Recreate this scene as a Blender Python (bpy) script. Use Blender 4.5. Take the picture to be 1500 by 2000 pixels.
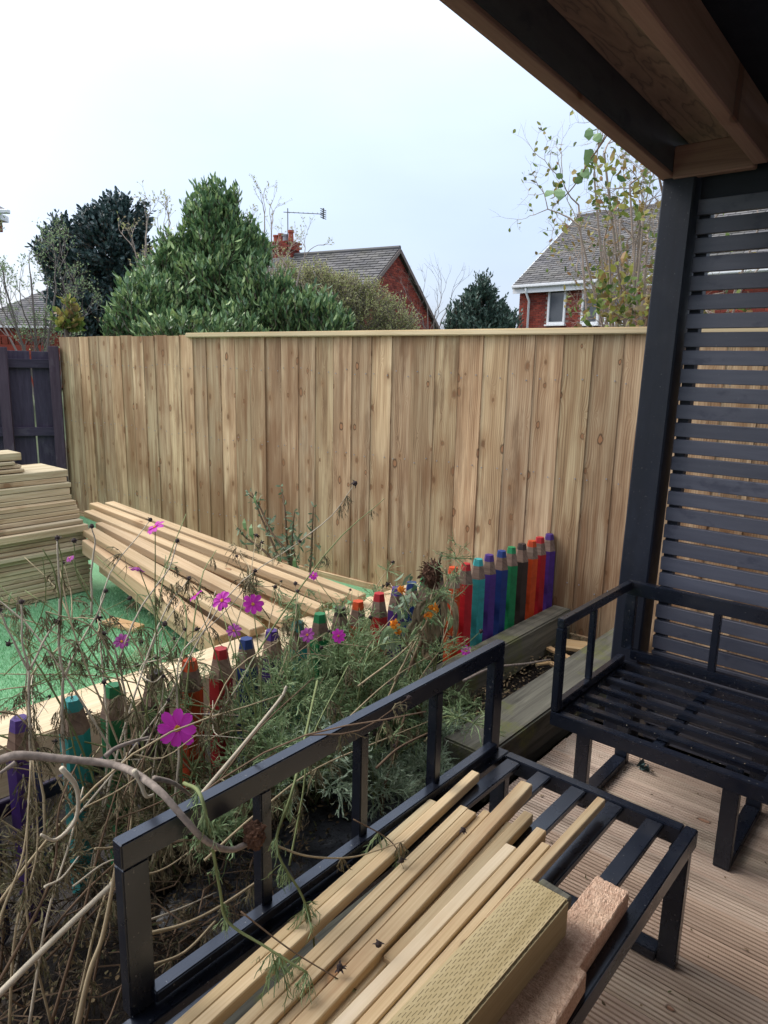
import bpy, bmesh, math, random
import numpy as np
from mathutils import Vector, Matrix, Euler

random.seed(7)
S = bpy.context.scene
for o in list(bpy.data.objects):
    bpy.data.objects.remove(o)
COL = S.collection
R = math.radians

# ------------------------------------------------------------------ camera
# world axes: X runs along the trellis, Y along the long bench, Z up, deck top at z = 0
F, CX, CY = 1380.0, 750.0, 1000.0
EYE = 1.55
_roll, _pitch = .022, math.atan(287 / 1380.)
_D = np.array([-math.sin(_roll) * math.cos(_pitch), math.cos(_roll) * math.cos(_pitch), math.sin(_pitch)])
_v = np.array([1950. - CX, 0, F]); _v[1] = -(_v[0] * _D[0] + _v[2] * _D[2]) / _D[1]
_Y = _v / np.linalg.norm(_v); _Z = -_D; _X = np.cross(_Y, _Z)
AX = np.array([_X, _Y, _Z])
CAMP = np.array([0, 0, EYE])
cam = bpy.data.cameras.new('camera')
cam.sensor_fit = 'VERTICAL'; cam.sensor_height = 36.0; cam.lens = F / 2000 * 36
cam.clip_start = .05; cam.clip_end = 900
co = bpy.data.objects.new('camera', cam); COL.objects.link(co)
_r, _d, _f = AX[:, 0], AX[:, 1], AX[:, 2]
co.matrix_world = Matrix(((_r[0], -_d[0], -_f[0], 0), (_r[1], -_d[1], -_f[1], 0), (_r[2], -_d[2], -_f[2], EYE), (0, 0, 0, 1)))
S.camera = co

# ------------------------------------------------------------------ world, sun, exposure
W = bpy.data.worlds.new('World'); S.world = W; W.use_nodes = True
nt = W.node_tree; nt.nodes.clear()
SUN_EL, SUN_ROT = R(42), R(-108)
sky = nt.nodes.new('ShaderNodeTexSky'); sky.sky_type = 'NISHITA'; sky.sun_disc = False
sky.sun_elevation = SUN_EL; sky.sun_rotation = SUN_ROT; sky.altitude = 50; sky.air_density = 1.0; sky.dust_density = 3.0
bg1 = nt.nodes.new('ShaderNodeBackground'); bg1.inputs['Strength'].default_value = .05
nt.links.new(sky.outputs[0], bg1.inputs[0])
geo = nt.nodes.new('ShaderNodeTexCoord'); sep = nt.nodes.new('ShaderNodeSeparateXYZ')
nt.links.new(geo.outputs['Generated'], sep.inputs[0])
ramp = nt.nodes.new('ShaderNodeValToRGB')
e = ramp.color_ramp.elements
e[0].position = .0; e[0].color = (.46, .53, .72, 1)
e[1].position = 1.; e[1].color = (2.35, 2.38, 2.4, 1)
m = e.new(.18); m.color = (.53, .62, .80, 1)
m = e.new(.36); m.color = (.80, .90, 1.04, 1)
nt.links.new(sep.outputs['Z'], ramp.inputs[0])
noi = nt.nodes.new('ShaderNodeTexNoise'); noi.inputs['Scale'].default_value = 2.2; noi.inputs['Detail'].default_value = 5
mp = nt.nodes.new('ShaderNodeMapping'); mp.inputs['Scale'].default_value = (1, 1, 3)
nt.links.new(geo.outputs['Generated'], mp.inputs[0]); nt.links.new(mp.outputs[0], noi.inputs[0])
rr = nt.nodes.new('ShaderNodeMapRange'); rr.inputs[1].default_value = .3; rr.inputs[2].default_value = .7
rr.inputs[3].default_value = .89; rr.inputs[4].default_value = 1.06
nt.links.new(noi.outputs[0], rr.inputs[0])
vm = nt.nodes.new('ShaderNodeVectorMath'); vm.operation = 'SCALE'
nt.links.new(ramp.outputs[0], vm.inputs[0]); nt.links.new(rr.outputs[0], vm.inputs['Scale'])
bg2 = nt.nodes.new('ShaderNodeBackground'); bg2.inputs['Strength'].default_value = .52
nt.links.new(vm.outputs[0], bg2.inputs[0])
add = nt.nodes.new('ShaderNodeAddShader'); out = nt.nodes.new('ShaderNodeOutputWorld')
nt.links.new(bg1.outputs[0], add.inputs[0]); nt.links.new(bg2.outputs[0], add.inputs[1]); nt.links.new(add.outputs[0], out.inputs[0])
sl = bpy.data.lights.new('sun', 'SUN'); sl.energy = 1.5; sl.angle = R(30); sl.color = (1, .96, .9)
so = bpy.data.objects.new('sun', sl); COL.objects.link(so)
so.rotation_euler = Vector((math.cos(SUN_EL) * math.sin(SUN_ROT), math.cos(SUN_EL) * math.cos(SUN_ROT), math.sin(SUN_EL))).to_track_quat('Z', 'Y').to_euler()
S.view_settings.view_transform = 'Standard'; S.view_settings.look = 'None'
S.view_settings.exposure = 0.85; S.view_settings.gamma = 1; S.view_settings.use_curve_mapping = False
S.cycles.max_bounces = 6; S.cycles.diffuse_bounces = 4; S.cycles.transparent_max_bounces = 6

# ------------------------------------------------------------------ measuring helpers (photo measurements -> metres)
def ray(px, py): return AX @ np.array([px - CX, py - CY, F])
def onz(px, py, z): d = ray(px, py); return Vector(CAMP + d * (z - EYE) / d[2])
def onx(px, py, x): d = ray(px, py); return Vector(CAMP + d * x / d[0])
def ony(px, py, y): d = ray(px, py); return Vector(CAMP + d * y / d[1])
FW = np.array([AX[0, 2], AX[1, 2], 0]); FW /= np.linalg.norm(FW)      # horizontal forward
RT = np.array([FW[1], -FW[0], 0])                                        # horizontal right
def ondep(px, py, dep): d = ray(px, py); return Vector(CAMP + d * dep / float(d @ FW))
def lat(l, dep, z=0): p = RT * l + FW * dep; return Vector((p[0], p[1], z))
FP0 = onz(1257, 641, 1.765); FP0.z = 0
FDIR = Vector((.9976, .0696, 0)); FN = Vector((-.0696, .9976, 0))
def onfence(px, py, off=0):
    d = ray(px, py); n = np.array(FN); p0 = np.array(FP0) + n * off
    return Vector(CAMP + d * float((p0 - CAMP) @ n) / float(d @ n))

# ------------------------------------------------------------------ materials
def lin(r, g, b): 
    f = lambda c: ((c / 255 + .055) / 1.055) ** 2.4 if c > 10 else c / 255 / 12.92
    return (f(r), f(g), f(b), 1)
class NT:
    def __init__(s, name):
        s.m = bpy.data.materials.new(name); s.m.use_nodes = True; s.t = s.m.node_tree; s.t.nodes.clear()
        s.out = s.n('ShaderNodeOutputMaterial'); s.b = s.n('ShaderNodeBsdfPrincipled'); s.l(s.b.outputs[0], s.out.inputs[0])
    def n(s, k, **kw):
        x = s.t.nodes.new(k)
        for a, v in kw.items(): setattr(x, a, v)
        return x
    def l(s, a, b): s.t.links.new(a, b)
    def val(s, sock, v):
        if hasattr(v, 'is_linked') or hasattr(v, 'links'): s.l(v, sock)
        else: sock.default_value = v
    def math(s, op, a, b=0., c=None, clamp=False):
        x = s.n('ShaderNodeMath', operation=op, use_clamp=clamp); s.val(x.inputs[0], a); s.val(x.inputs[1], b)
        if c is not None: s.val(x.inputs[2], c)
        return x.outputs[0]
    def noise(s, vec, scale=5., detail=3., rough=.5, dist=0.):
        x = s.n('ShaderNodeTexNoise'); s.val(x.inputs['Vector'], vec); x.inputs['Scale'].default_value = scale
        x.inputs['Detail'].default_value = detail; x.inputs['Roughness'].default_value = rough; x.inputs['Distortion'].default_value = dist
        return x.outputs['Fac']
    def mapr(s, v, a, b, c=0., d=1., smooth=False):
        x = s.n('ShaderNodeMapRange'); s.val(x.inputs[0], v)
        if smooth: x.interpolation_type = 'SMOOTHSTEP'
        for i, q in enumerate((a, b, c, d)): x.inputs[i + 1].default_value = q
        return x.outputs[0]
    def ramp(s, v, pts):
        x = s.n('ShaderNodeValToRGB'); el = x.color_ramp.elements
        el[0].position, el[0].color = pts[0]; el[1].position, el[1].color = pts[-1]
        for p, c in pts[1:-1]: q = el.new(p); q.color = c
        s.val(x.inputs[0], v); return x.outputs[0]
    def mix(s, f, a, b, mode='MIX'):
        x = s.n('ShaderNodeMix', data_type='RGBA', blend_type=mode); s.val(x.inputs[0], f); s.val(x.inputs[6], a); s.val(x.inputs[7], b)
        return x.outputs[2]
    def scalev(s, vec, sc, loc=None):
        x = s.n('ShaderNodeMapping'); s.val(x.inputs['Vector'], vec); x.inputs['Scale'].default_value = sc
        if loc is not None: s.val(x.inputs['Location'], loc)
        return x.outputs[0]
    def bump(s, h, strength=.3, dist=.01, normal=None):
        x = s.n('ShaderNodeBump'); s.val(x.inputs['Height'], h); x.inputs['Strength'].default_value = strength; x.inputs['Distance'].default_value = dist
        if normal is not None: s.l(normal, x.inputs['Normal'])
        s.l(x.outputs[0], s.b.inputs['Normal']); return x.outputs[0]
    def col(s, c): s.val(s.b.inputs['Base Color'], c)
    def rough(s, r): s.val(s.b.inputs['Roughness'], r)
    def objvec(s):
        tc = s.n('ShaderNodeTexCoord'); oi = s.n('ShaderNodeObjectInfo')
        off = s.n('ShaderNodeVectorMath', operation='SCALE'); cmb = s.n('ShaderNodeCombineXYZ')
        s.l(oi.outputs['Random'], cmb.inputs[0]); r2 = s.math('FRACT', s.math('MULTIPLY', oi.outputs['Random'], 37.7)); s.l(r2, cmb.inputs[1])
        r3 = s.math('FRACT', s.math('MULTIPLY', oi.outputs['Random'], 91.3)); s.l(r3, cmb.inputs[2])
        s.l(cmb.outputs[0], off.inputs[0]); off.inputs['Scale'].default_value = 40.
        ad = s.n('ShaderNodeVectorMath', operation='ADD'); s.l(tc.outputs['Object'], ad.inputs[0]); s.l(off.outputs[0], ad.inputs[1])
        s.rnd, s.rnd2, s.rnd3 = oi.outputs['Random'], r2, r3
        s.raw = tc.outputs['Object']
        return ad.outputs[0]

def wood(name, dark, mid, light, knots=1.0, grain=1.0, var=.25, stain=0., stainc=(.1, .06, .03, 1), rings=55., rough=.75, green=0., bump=.25, knotscale=3.2, wav=6.):
    s = NT(name); v = s.objvec()
    # knots: sparse cells stretched along the length (X)
    vo = s.n('ShaderNodeTexVoronoi'); vo.voronoi_dimensions = '2D'
    s.l(s.scalev(v, (knotscale, knotscale * 1.7, knotscale * .4)), vo.inputs['Vector']); vo.inputs['Scale'].default_value = 1.; vo.inputs['Randomness'].default_value = .95
    kd = s.math('ADD', vo.outputs['Distance'], s.math('MULTIPLY', s.math('SUBTRACT', s.noise(s.scalev(v, (30, 60, 60)), 1., 2), .5), .09))
    low = s.noise(s.scalev(v, (.9, 5, 5)), 1., 2.)
    sx = s.n('ShaderNodeSeparateXYZ'); s.l(v, sx.inputs[0])
    warp = s.math('DIVIDE', .05, s.math('ADD', kd, .06))
    ph = s.math('ADD', s.math('MULTIPLY', sx.outputs[1], rings), s.math('ADD', s.math('MULTIPLY', low, wav), s.math('MULTIPLY', warp, 5. * min(knots, 1))))
    ph = s.math('ADD', ph, s.math('MULTIPLY', sx.outputs[2], rings * .6))
    ring = s.math('FRACT', ph)
    ring = s.math('MULTIPLY', s.math('POWER', ring, 2.0), s.mapr(s.noise(s.scalev(v, (1.5, 12, 12)), 1., 2.), .35, .65, .15, 1.))
    fine = s.noise(s.scalev(v, (3, 230, 230)), 1., 3., .6)
    med = s.noise(s.scalev(v, (1.2, 26, 26)), 1., 3., .55)
    big = s.noise(s.scalev(v, (.8, 2.0, 2.0)), 1., 2.)
    g = s.math('ADD', s.math('MULTIPLY', ring, .17 * grain), s.math('ADD', s.math('MULTIPLY', fine, .34), s.math('MULTIPLY', med, .60)))
    g = s.mapr(g, .28, .82)
    c = s.ramp(g, [(0, light), (.5, mid), (1, dark)])
    br = s.math('ADD', 1 - var, s.math('MULTIPLY', s.rnd, var * 2))
    br = s.math('MULTIPLY', br, s.mapr(big, .3, .7, .82, 1.15))
    cb = s.n('ShaderNodeVectorMath', operation='SCALE'); s.l(c, cb.inputs[0]); s.l(br, cb.inputs['Scale']); c = cb.outputs[0]
    tint = s.ramp(s.rnd2, [(0, (1.04, .95, .88, 1)), (.5, (1, .985, .99, 1)), (1, (.97, 1.0, .97 - green, 1))])
    c = s.mix(.8, c, tint, 'MULTIPLY')
    if stain:
        st = s.mapr(s.noise(s.scalev(v, (1.6, 9, 9)), 1., 5., .65), .47, .66, 0, 1, True)
        c = s.mix(s.math('MULTIPLY', st, s.mapr(s.rnd3, .1, 1., stain * .15, stain)), c, stainc)
    if knots > 0:
        # only some of the cells carry a knot
        pick = s.mapr(s.n('ShaderNodeSeparateColor').outputs[0], 0, 1)
        sc = s.n('ShaderNodeSeparateColor'); s.l(vo.outputs['Color'], sc.inputs[0])
        has = s.math('GREATER_THAN', sc.outputs[0], 1 - .42 * min(knots, 1.7))
        size = s.mapr(sc.outputs[1], 0, 1, .035, .12)
        rel = s.math('DIVIDE', kd, size)
        rim = s.math('MULTIPLY', s.math('MULTIPLY', s.mapr(rel, 1.45, .95, 0, 1, True), has), s.mapr(sc.outputs[2], 0, 1, .15, .8))
        core = s.math('MULTIPLY', s.mapr(rel, .95, .6, 0, 1, True), has)
        halo = s.math('MULTIPLY', s.math('MULTIPLY', s.mapr(rel, 5.5, 1.2, 0, 1, True), has), s.mapr(sc.outputs[2], 0, 1, .5, .15))
        c = s.mix(halo, c, (mid[0] * .75, mid[1] * .62, mid[2] * .5, 1))
        c = s.mix(rim, c, (dark[0] * .35, dark[1] * .3, dark[2] * .28, 1))
        c = s.mix(s.math('MULTIPLY', core, .8), c, s.mix(sc.outputs[2], (mid[0] * .40, mid[1] * .30, mid[2] * .24, 1), (mid[0] * 1.0, mid[1] * .74, mid[2] * .62, 1)))
    s.col(c); s.rough(rough); s.b.inputs['Specular IOR Level'].default_value = .25
    s.bump(s.math('ADD', s.math('MULTIPLY', g, -.6), s.math('MULTIPLY', fine, .6)), bump, .004)
    return s

M = {}
_fw = wood('fence wood', lin(96, 68, 48), lin(167, 138, 108), lin(210, 188, 156), 1.7, 1.3, .22, .7, lin(100, 72, 50), rings=70, green=.05, knotscale=4.2, wav=4.)
def damp(s_):
    g_ = s_.n('ShaderNodeNewGeometry'); P_ = g_.outputs['Position']
    n_ = s_.noise(s_.scalev(P_, (.9, .9, .75)), 1., 3., .55); n2_ = s_.noise(s_.scalev(P_, (16, 16, 1.6)), 1., 4., .65)
    k_ = s_.math('MULTIPLY', s_.mapr(s_.math('ADD', s_.math('MULTIPLY', n_, .6), s_.math('MULTIPLY', n2_, .4)), .48, .60, 0, 1, True), .62)
    old = s_.b.inputs['Base Color'].links[0].from_socket
    s_.col(s_.mix(k_, old, lin(116, 78, 50)))
damp(_fw); M['fence'] = _fw.m
M['cap'] = wood('cap wood', lin(170, 150, 114), lin(204, 188, 154), lin(222, 210, 180), .35, .5, .05, rings=50).m
M['sleeper_new'] = wood('new sleeper wood', lin(146, 124, 98), lin(182, 160, 132), lin(202, 184, 156), .4, .7, .06, rings=60).m
M['pack'] = wood('treated board wood', lin(122, 104, 78), lin(168, 152, 124), lin(206, 194, 168), .9, .7, .12, .4, lin(120, 90, 66), green=.04).m
M['pile'] = wood('sawn timber wood', lin(134, 106, 78), lin(174, 148, 116), lin(198, 175, 145), .35, .6, .12, .2, lin(140, 90, 52)).m
M['batten'] = wood('batten wood', lin(134, 108, 78), lin(186, 162, 126), lin(212, 194, 160), .5, .5, .14, .35, lin(150, 96, 58), rings=120, bump=.12).m
M['pale'] = wood('pale batten wood', lin(160, 138, 108), lin(206, 188, 156), lin(226, 212, 188), .5, .5, .05, .2, lin(180, 110, 70), rings=110, bump=.12).m
M['offcut'] = wood('offcut wood', lin(150, 110, 70), lin(196, 160, 116), lin(214, 186, 146), .3, .7, .1).m
M['deck'] = wood('deck wood', lin(134, 114, 100), lin(188, 167, 151), lin(214, 195, 178), .3, .3, .12, .6, lin(84, 66, 54), bump=.1).m
M['joist'] = wood('joist wood', lin(98, 72, 70), lin(134, 103, 98), lin(150, 120, 114), .5, .6, .1).m

M['deckshade'] = wood('deck groove shade', lin(52, 42, 37), lin(84, 69, 61), lin(106, 90, 80), 0, .3, .1).m  # darker deck tone: shade in the grooves painted as colour
def mk_ply():
    s = NT('ceiling board'); v = s.objvec()
    n = s.noise(s.scalev(v, (3, 14, 14)), 1., 3.); w = s.math('FRACT', s.math('MULTIPLY', n, 7.))
    s.col(s.ramp(w, [(0, lin(130, 110, 102)), (.6, lin(150, 126, 114)), (1, lin(104, 88, 84))])); s.rough(.8); return s.m
M['ply'] = mk_ply()

def incised():
    s = wood('incised sleeper wood', lin(126, 112, 78), lin(160, 147, 110), lin(184, 172, 138), .2, .4, .03, rings=60, green=.08, bump=.15)
    bt = s.n('ShaderNodeTexBrick'); s.l(s.scalev(s.raw, (1, 1, 1)), bt.inputs['Vector'])
    sx = s.n('ShaderNodeSeparateXYZ'); s.l(s.raw, sx.inputs[0])
    row = s.math('MULTIPLY', sx.outputs[1], 185.); rf = s.math('FLOOR', row)
    wn = s.n('ShaderNodeTexWhiteNoise', noise_dimensions='1D'); s.l(rf, wn.inputs['W'])
    colx = s.math('ADD', s.math('MULTIPLY', sx.outputs[0], 50.), s.math('ADD', s.math('MULTIPLY', rf, .37), s.math('MULTIPLY', wn.outputs[0], .18)))
    a = s.math('LESS_THAN', s.math('FRACT', colx), s.mapr(s.noise(s.raw, 60., 2.), .3, .7, .35, .8)); b = s.math('LESS_THAN', s.math('FRACT', s.math('ADD', row, s.noise(s.raw, 35., 2.))), .22)
    gn_ = s.n('ShaderNodeNewGeometry'); gs_ = s.n('ShaderNodeSeparateXYZ'); s.l(gn_.outputs['True Normal'], gs_.inputs[0]); mk = s.math('MULTIPLY', s.math('MULTIPLY', a, b), s.math('GREATER_THAN', gs_.outputs[2], .6))
    old = s.b.inputs['Base Color'].links[0].from_socket
    s.col(s.mix(s.math('MULTIPLY', mk, .7), old, lin(66, 54, 34)))
    ob = s.b.inputs['Normal'].links[0].from_socket
    s.bump(s.math('MULTIPLY', mk, -1.), .8, .004, ob)
    return s.m
M['incised'] = incised()

def rough_sawn():
    s = NT('rough sawn timber'); v = s.objvec()
    n = s.noise(s.scalev(v, (60, 160, 160)), 1., 5., .7); n2 = s.noise(v, 320., 3., .7); n3 = s.noise(v, 14., 2.)
    f = s.math('ADD', s.math('MULTIPLY', n, .6), s.math('MULTIPLY', n2, .45))
    s.col(s.mix(.4, s.ramp(s.mapr(f, .38, .70), [(0, lin(136, 102, 82)), (.45, lin(204, 172, 148)), (1, lin(236, 214, 192))]), s.ramp(n3, [(.3, lin(176, 130, 108)), (.7, lin(206, 176, 150))])))
    s.rough(.9); s.bump(f, .8, .006); return s.m
M['sawn'] = rough_sawn()

def painted(name, c1, c2, rough=.55, wear=.0, wearc=(.3, .25, .2, 1), grain=True, spec=.4, bump=.15, dust=0., stint=None):
    s = NT(name); v = s.objvec()
    n = s.noise(s.scalev(v, (4, 40, 40) if grain else (6, 6, 6)), 1., 4., .6); n2 = s.noise(s.scalev(v, (5, 9, 9)), 1., 4., .65)
    c = s.mix(s.mapr(n, .3, .7), c1, c2)
    br = s.math('ADD', .85, s.math('MULTIPLY', s.rnd, .3))
    cb = s.n('ShaderNodeVectorMath', operation='SCALE'); s.l(c, cb.inputs[0]); s.l(br, cb.inputs['Scale']); c = cb.outputs[0]
    if wear: c = s.mix(s.math('MULTIPLY', s.mapr(n2, .56, .66, 0, 1, True), wear), c, wearc)
    if dust:
        sp = s.noise(v, 130., 2., .5); c = s.mix(s.math('MULTIPLY', s.mapr(sp, .70, .76), dust), c, (.35, .34, .32, 1))
        sm = s.noise(v, 9., 4., .6); c = s.mix(s.math('MULTIPLY', s.mapr(sm, .5, .75), dust * .25), c, (.16, .15, .14, 1))
    s.col(c); s.val(s.b.inputs['Roughness'], s.mapr(n2, .3, .7, rough - .08, rough + .1)); s.b.inputs['Specular IOR Level'].default_value = spec
    s.bump(n, bump, .002)
    if stint: s.b.inputs['Specular Tint'].default_value = stint
    return s.m
M['metal'] = painted('dark powder coated metal', (.004, .005, .010, 1), (.006, .008, .015, 1), .27, grain=False, spec=.95, stint=(.70, .80, 1., 1), bump=.03, dust=.35)
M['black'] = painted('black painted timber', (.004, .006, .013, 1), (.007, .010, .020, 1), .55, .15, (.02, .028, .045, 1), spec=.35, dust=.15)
M['slat'] = painted('charcoal painted slat', (.066, .071, .098, 1), (.088, .094, .124, 1), .55, .45, (.026, .030, .055, 1), spec=.35, dust=.15)
M['oldfence'] = painted('plum black fence paint', (.030, .024, .042, 1), (.055, .044, .070, 1), .75, .3, (.10, .09, .11, 1), spec=.2)
M['oldpost'] = painted('plum fence post paint', (.055, .036, .055, 1), (.085, .060, .085, 1), .8, .3, (.12, .10, .12, 1), spec=.2)
PC = {'purple': (.060, .022, .17), 'red': (.38, .012, .020), 'orange': (.52, .060, .012), 'brown': (.035, .022, .020), 'green': (.008, .16, .055),
      'blue': (.010, .032, .15), 'teal': (.025, .25, .25)}
for k, c in PC.items():
    M['p_' + k] = painted(k + ' pencil paint', (*[x * .8 for x in c], 1), (*[x * 1.1 for x in c], 1), .45, .45, (*[x * .45 + .01 for x in c], 1), spec=.45)
M['pencilwood'] = wood('weathered pencil wood', lin(74, 58, 52), lin(112, 92, 82), lin(142, 122, 108), 0, 1.2, .1).m

def mossy():
    s = wood('mossy old sleeper', lin(48, 46, 42), lin(88, 87, 79), lin(118, 117, 106), .3, 1., .1, .6, lin(40, 38, 34), rough=.8, bump=.5)
    tc = s.n('ShaderNodeTexCoord'); n = s.noise(tc.outputs['Object'], 4.5, 5., .65); n2 = s.noise(tc.outputs['Object'], 60., 3., .6)
    old = s.b.inputs['Base Color'].links[0].from_socket
    f = s.math('MULTIPLY', s.mapr(n, .52, .66, 0, 1, True), s.mapr(n2, .3, .6, .2, .8))
    s.col(s.mix(s.math('MULTIPLY', f, .8), old, lin(98, 102, 52))); return s.m
M['mossy'] = mossy()

def simple(name, fn, rough=.8, spec=.3, bumpv=None):
    s = NT(name); s.objvec(); tc = s.n('ShaderNodeTexCoord'); s.w = tc.outputs['Object']
    fn(s); s.rough(rough); s.b.inputs['Specular IOR Level'].default_value = spec; return s.m
def _soil(s):
    n = s.noise(s.w, 30., 6., .7); n2 = s.noise(s.w, 5., 3.)
    s.col(s.ramp(n, [(.3, lin(16, 12, 11)), (.55, lin(38, 31, 28)), (.75, lin(72, 62, 55))])); s.bump(n, .9, .03)
M['soil'] = simple('dark wet soil', _soil, .6)
def _memb(s):
    n = s.noise(s.w, 9., 5., .6); n2 = s.noise(s.w, 70., 3., .6)
    s.col(s.mix(s.mapr(n2, .56, .62), s.ramp(n, [(.3, lin(40, 42, 48)), (.6, lin(66, 68, 76)), (.8, lin(90, 92, 98))]), lin(20, 18, 18))); s.bump(n, .6, .02)
M['membrane'] = simple('wet weed membrane', _memb, .35, .5)
def _turf(s):
    n = s.noise(s.w, 6., 3.); n2 = s.noise(s.w, 160., 2.)
    s.col(s.mix(n2, s.ramp(n, [(.3, (.19, .41, .22, 1)), (.7, (.25, .49, .28, 1))]), (.12, .30, .15, 1))); s.bump(n2, .8, .01)
M['turf'] = simple('artificial lawn', _turf, .7)
def _blade(s):
    g = s.n('ShaderNodeNewGeometry'); s.col(s.ramp(g.outputs['Random Per Island'], [(0, (.17, .40, .20, 1)), (.6, (.26, .52, .29, 1)), (1, (.40, .60, .38, 1))]))
M['blade'] = simple('artificial grass blade', _blade, .5)
def _grass(s):
    n = s.noise(s.w, .8, 5.); s.col(s.ramp(n, [(.3, (.03, .045, .02, 1)), (.7, (.06, .08, .03, 1))]))
M['grass'] = simple('rough grass', _grass, .9)
def _mortar(s): s.col(s.ramp(s.noise(s.w, 20., 3.), [(.3, lin(120, 100, 92)), (.7, lin(160, 142, 132))]))
M['mortar'] = simple('pale mortar', _mortar, .9)
def _brick(s):
    g = s.n('ShaderNodeNewGeometry'); n = s.noise(s.w, 40., 3.)
    c = s.ramp(g.outputs['Random Per Island'], [(0, lin(96, 42, 36)), (.45, lin(132, 58, 46)), (.8, lin(150, 70, 54)), (1, lin(112, 66, 58))])
    s.col(s.mix(s.mapr(n, .3, .7, 0, .35), c, lin(90, 44, 38))); s.bump(n, .3, .01)
M['brick'] = simple('red brick', _brick, .85)
def _slate(s):
    g = s.n('ShaderNodeNewGeometry'); n = s.noise(s.w, 1.2, 5., .6); n2 = s.noise(s.w, 12., 3.)
    c = s.ramp(g.outputs['Random Per Island'], [(0, lin(76, 76, 80)), (.5, lin(94, 93, 97)), (1, lin(112, 110, 112))])
    s.col(s.mix(s.mapr(n, .4, .7, 0, .6), c, lin(100, 98, 88))); s.bump(n2, .4, .01)
M['slate'] = simple('weathered grey roof tile', _slate, .85)
def flat(name, c, rough=.5, spec=.4, nscale=20., var=.12):
    def f(s):
        n = s.noise(s.w, nscale, 3.); s.col(s.mix(n, tuple(x * (1 - var) for x in c[:3]) + (1,), tuple(min(1, x * (1 + var)) for x in c[:3]) + (1,)))
    return simple(name, f, rough, spec)
M['upvc'] = flat('white plastic trim', (.72, .73, .75), .4)
M['glass'] = flat('dark window glass', (.05, .06, .075), .08, .8)
M['terra'] = flat('terracotta', lin(150, 74, 56), .8)
M['lead'] = flat('lead flashing', (.25, .26, .28), .6)
M['steel'] = flat('aerial metal', (.12, .12, .13), .5)
def leafmat(name, cols, rough=.45, spec=.35, trans=.15):
    def f(s):
        g = s.n('ShaderNodeNewGeometry'); n = len(cols)
        s.col(s.ramp(g.outputs['Random Per Island'], [(i / (n - 1), (*c, 1)) for i, c in enumerate(cols)]))
        if trans:
            tr = s.n('ShaderNodeBsdfTranslucent'); mx = s.n('ShaderNodeMixShader'); mx.inputs[0].default_value = trans
            s.l(s.b.inputs['Base Color'].links[0].from_socket, tr.inputs[0]); s.l(s.b.outputs[0], mx.inputs[1]); s.l(tr.outputs[0], mx.inputs[2]); s.l(mx.outputs[0], s.out.inputs[0])
    return simple(name, f, rough, spec)
M['laurel'] = leafmat('bay leaf', [(.055, .11, .055), (.11, .20, .09), (.20, .31, .13), (.36, .46, .19)], .4, .4)
M['holly'] = leafmat('dark holly leaf', [(.022, .044, .048), (.042, .075, .075), (.075, .12, .115)], .35, .5, .05)
M['hedge'] = leafmat('yellow green leaf', [(.24, .28, .10), (.38, .41, .16), (.48, .46, .26), (.30, .24, .16)], .6, .3, .35)
M['conifer'] = leafmat('grey green leaf', [(.035, .065, .055), (.065, .11, .085), (.11, .16, .125)], .5)
M['roseleaf'] = leafmat('autumn shrub leaf', [(.06, .12, .03), (.16, .22, .05), (.30, .30, .07), (.30, .17, .08), (.07, .12, .05)], .5, .3, .3)
M['silver'] = leafmat('silvery leaf', [(.10, .16, .09), (.22, .28, .19), (.06, .12, .06)], .6)
M['fern'] = leafmat('feathery green leaf', [(.10, .16, .08), (.19, .28, .13), (.30, .40, .21), (.20, .21, .11)], .6, .2, .2)
M['fresh'] = leafmat('silvery feathery leaf', [(.20, .28, .19), (.33, .42, .29), (.46, .54, .41)], .6, .2, .25)
M['wither'] = leafmat('withered feathery leaf', [(.075, .06, .038), (.14, .115, .07), (.20, .165, .10), (.10, .11, .055)], .8, .1, .1)
M['deadleaf'] = leafmat('withered broad leaf', [(.20, .18, .12), (.30, .28, .19), (.22, .16, .10), (.16, .20, .12)], .8, .1, .25)
M['deadmat'] = leafmat('dark dead foliage', [(.022, .015, .012), (.05, .035, .025), (.085, .065, .045), (.045, .05, .025)], .9, .1, .0)
M['bark'] = flat('brown bark', (.10, .075, .055), .9)
M['twig'] = flat('pale twig', (.30, .24, .20), .85)
M['greytwig'] = flat('grey twig', (.15, .125, .115), .85)
M['stemtan'] = flat('dried tan stem', (.34, .27, .17), .8, .2, 30, .3)
M['stempale'] = flat('bleached stem', (.46, .40, .31), .8, .2, 30, .25)
M['stemgreen'] = flat('green stem', (.17, .20, .085), .7, .2, 30, .3)
M['stembrown'] = flat('brown dead stem', (.13, .085, .055), .85, .2, 30, .3)
M['stick'] = flat('grey brown branch', (.22, .18, .155), .85, .2, 70, .8)
M['petal'] = leafmat('magenta petal', [(.44, .022, .34), (.56, .045, .46), (.52, .03, .38)], .5, .2, .35)
M['petald'] = leafmat('faded magenta petal', [(.20, .02, .17), (.34, .06, .30), (.42, .16, .38)], .6, .2, .3)
M['yellow'] = flat('yellow flower centre', (.72, .42, .03), .8)
M['orangep'] = leafmat('orange petal', [(.72, .22, .02), (.80, .32, .03), (.55, .15, .03)], .6, .2, .25)
M['seed'] = flat('dark seed head', (.035, .022, .022), .85)
M['rootball'] = flat('crumbly brown peat', (.085, .045, .03), .95, .1, 60, .6)
M['debris'] = leafmat('leaf litter', [(.05, .04, .03), (.16, .11, .06), (.28, .20, .12), (.08, .09, .04)], .8, .1, .0)
M['chips'] = leafmat('pale wood flakes', [(.55, .45, .32), (.62, .58, .52), (.40, .30, .2)], .8, .1, .0)

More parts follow.
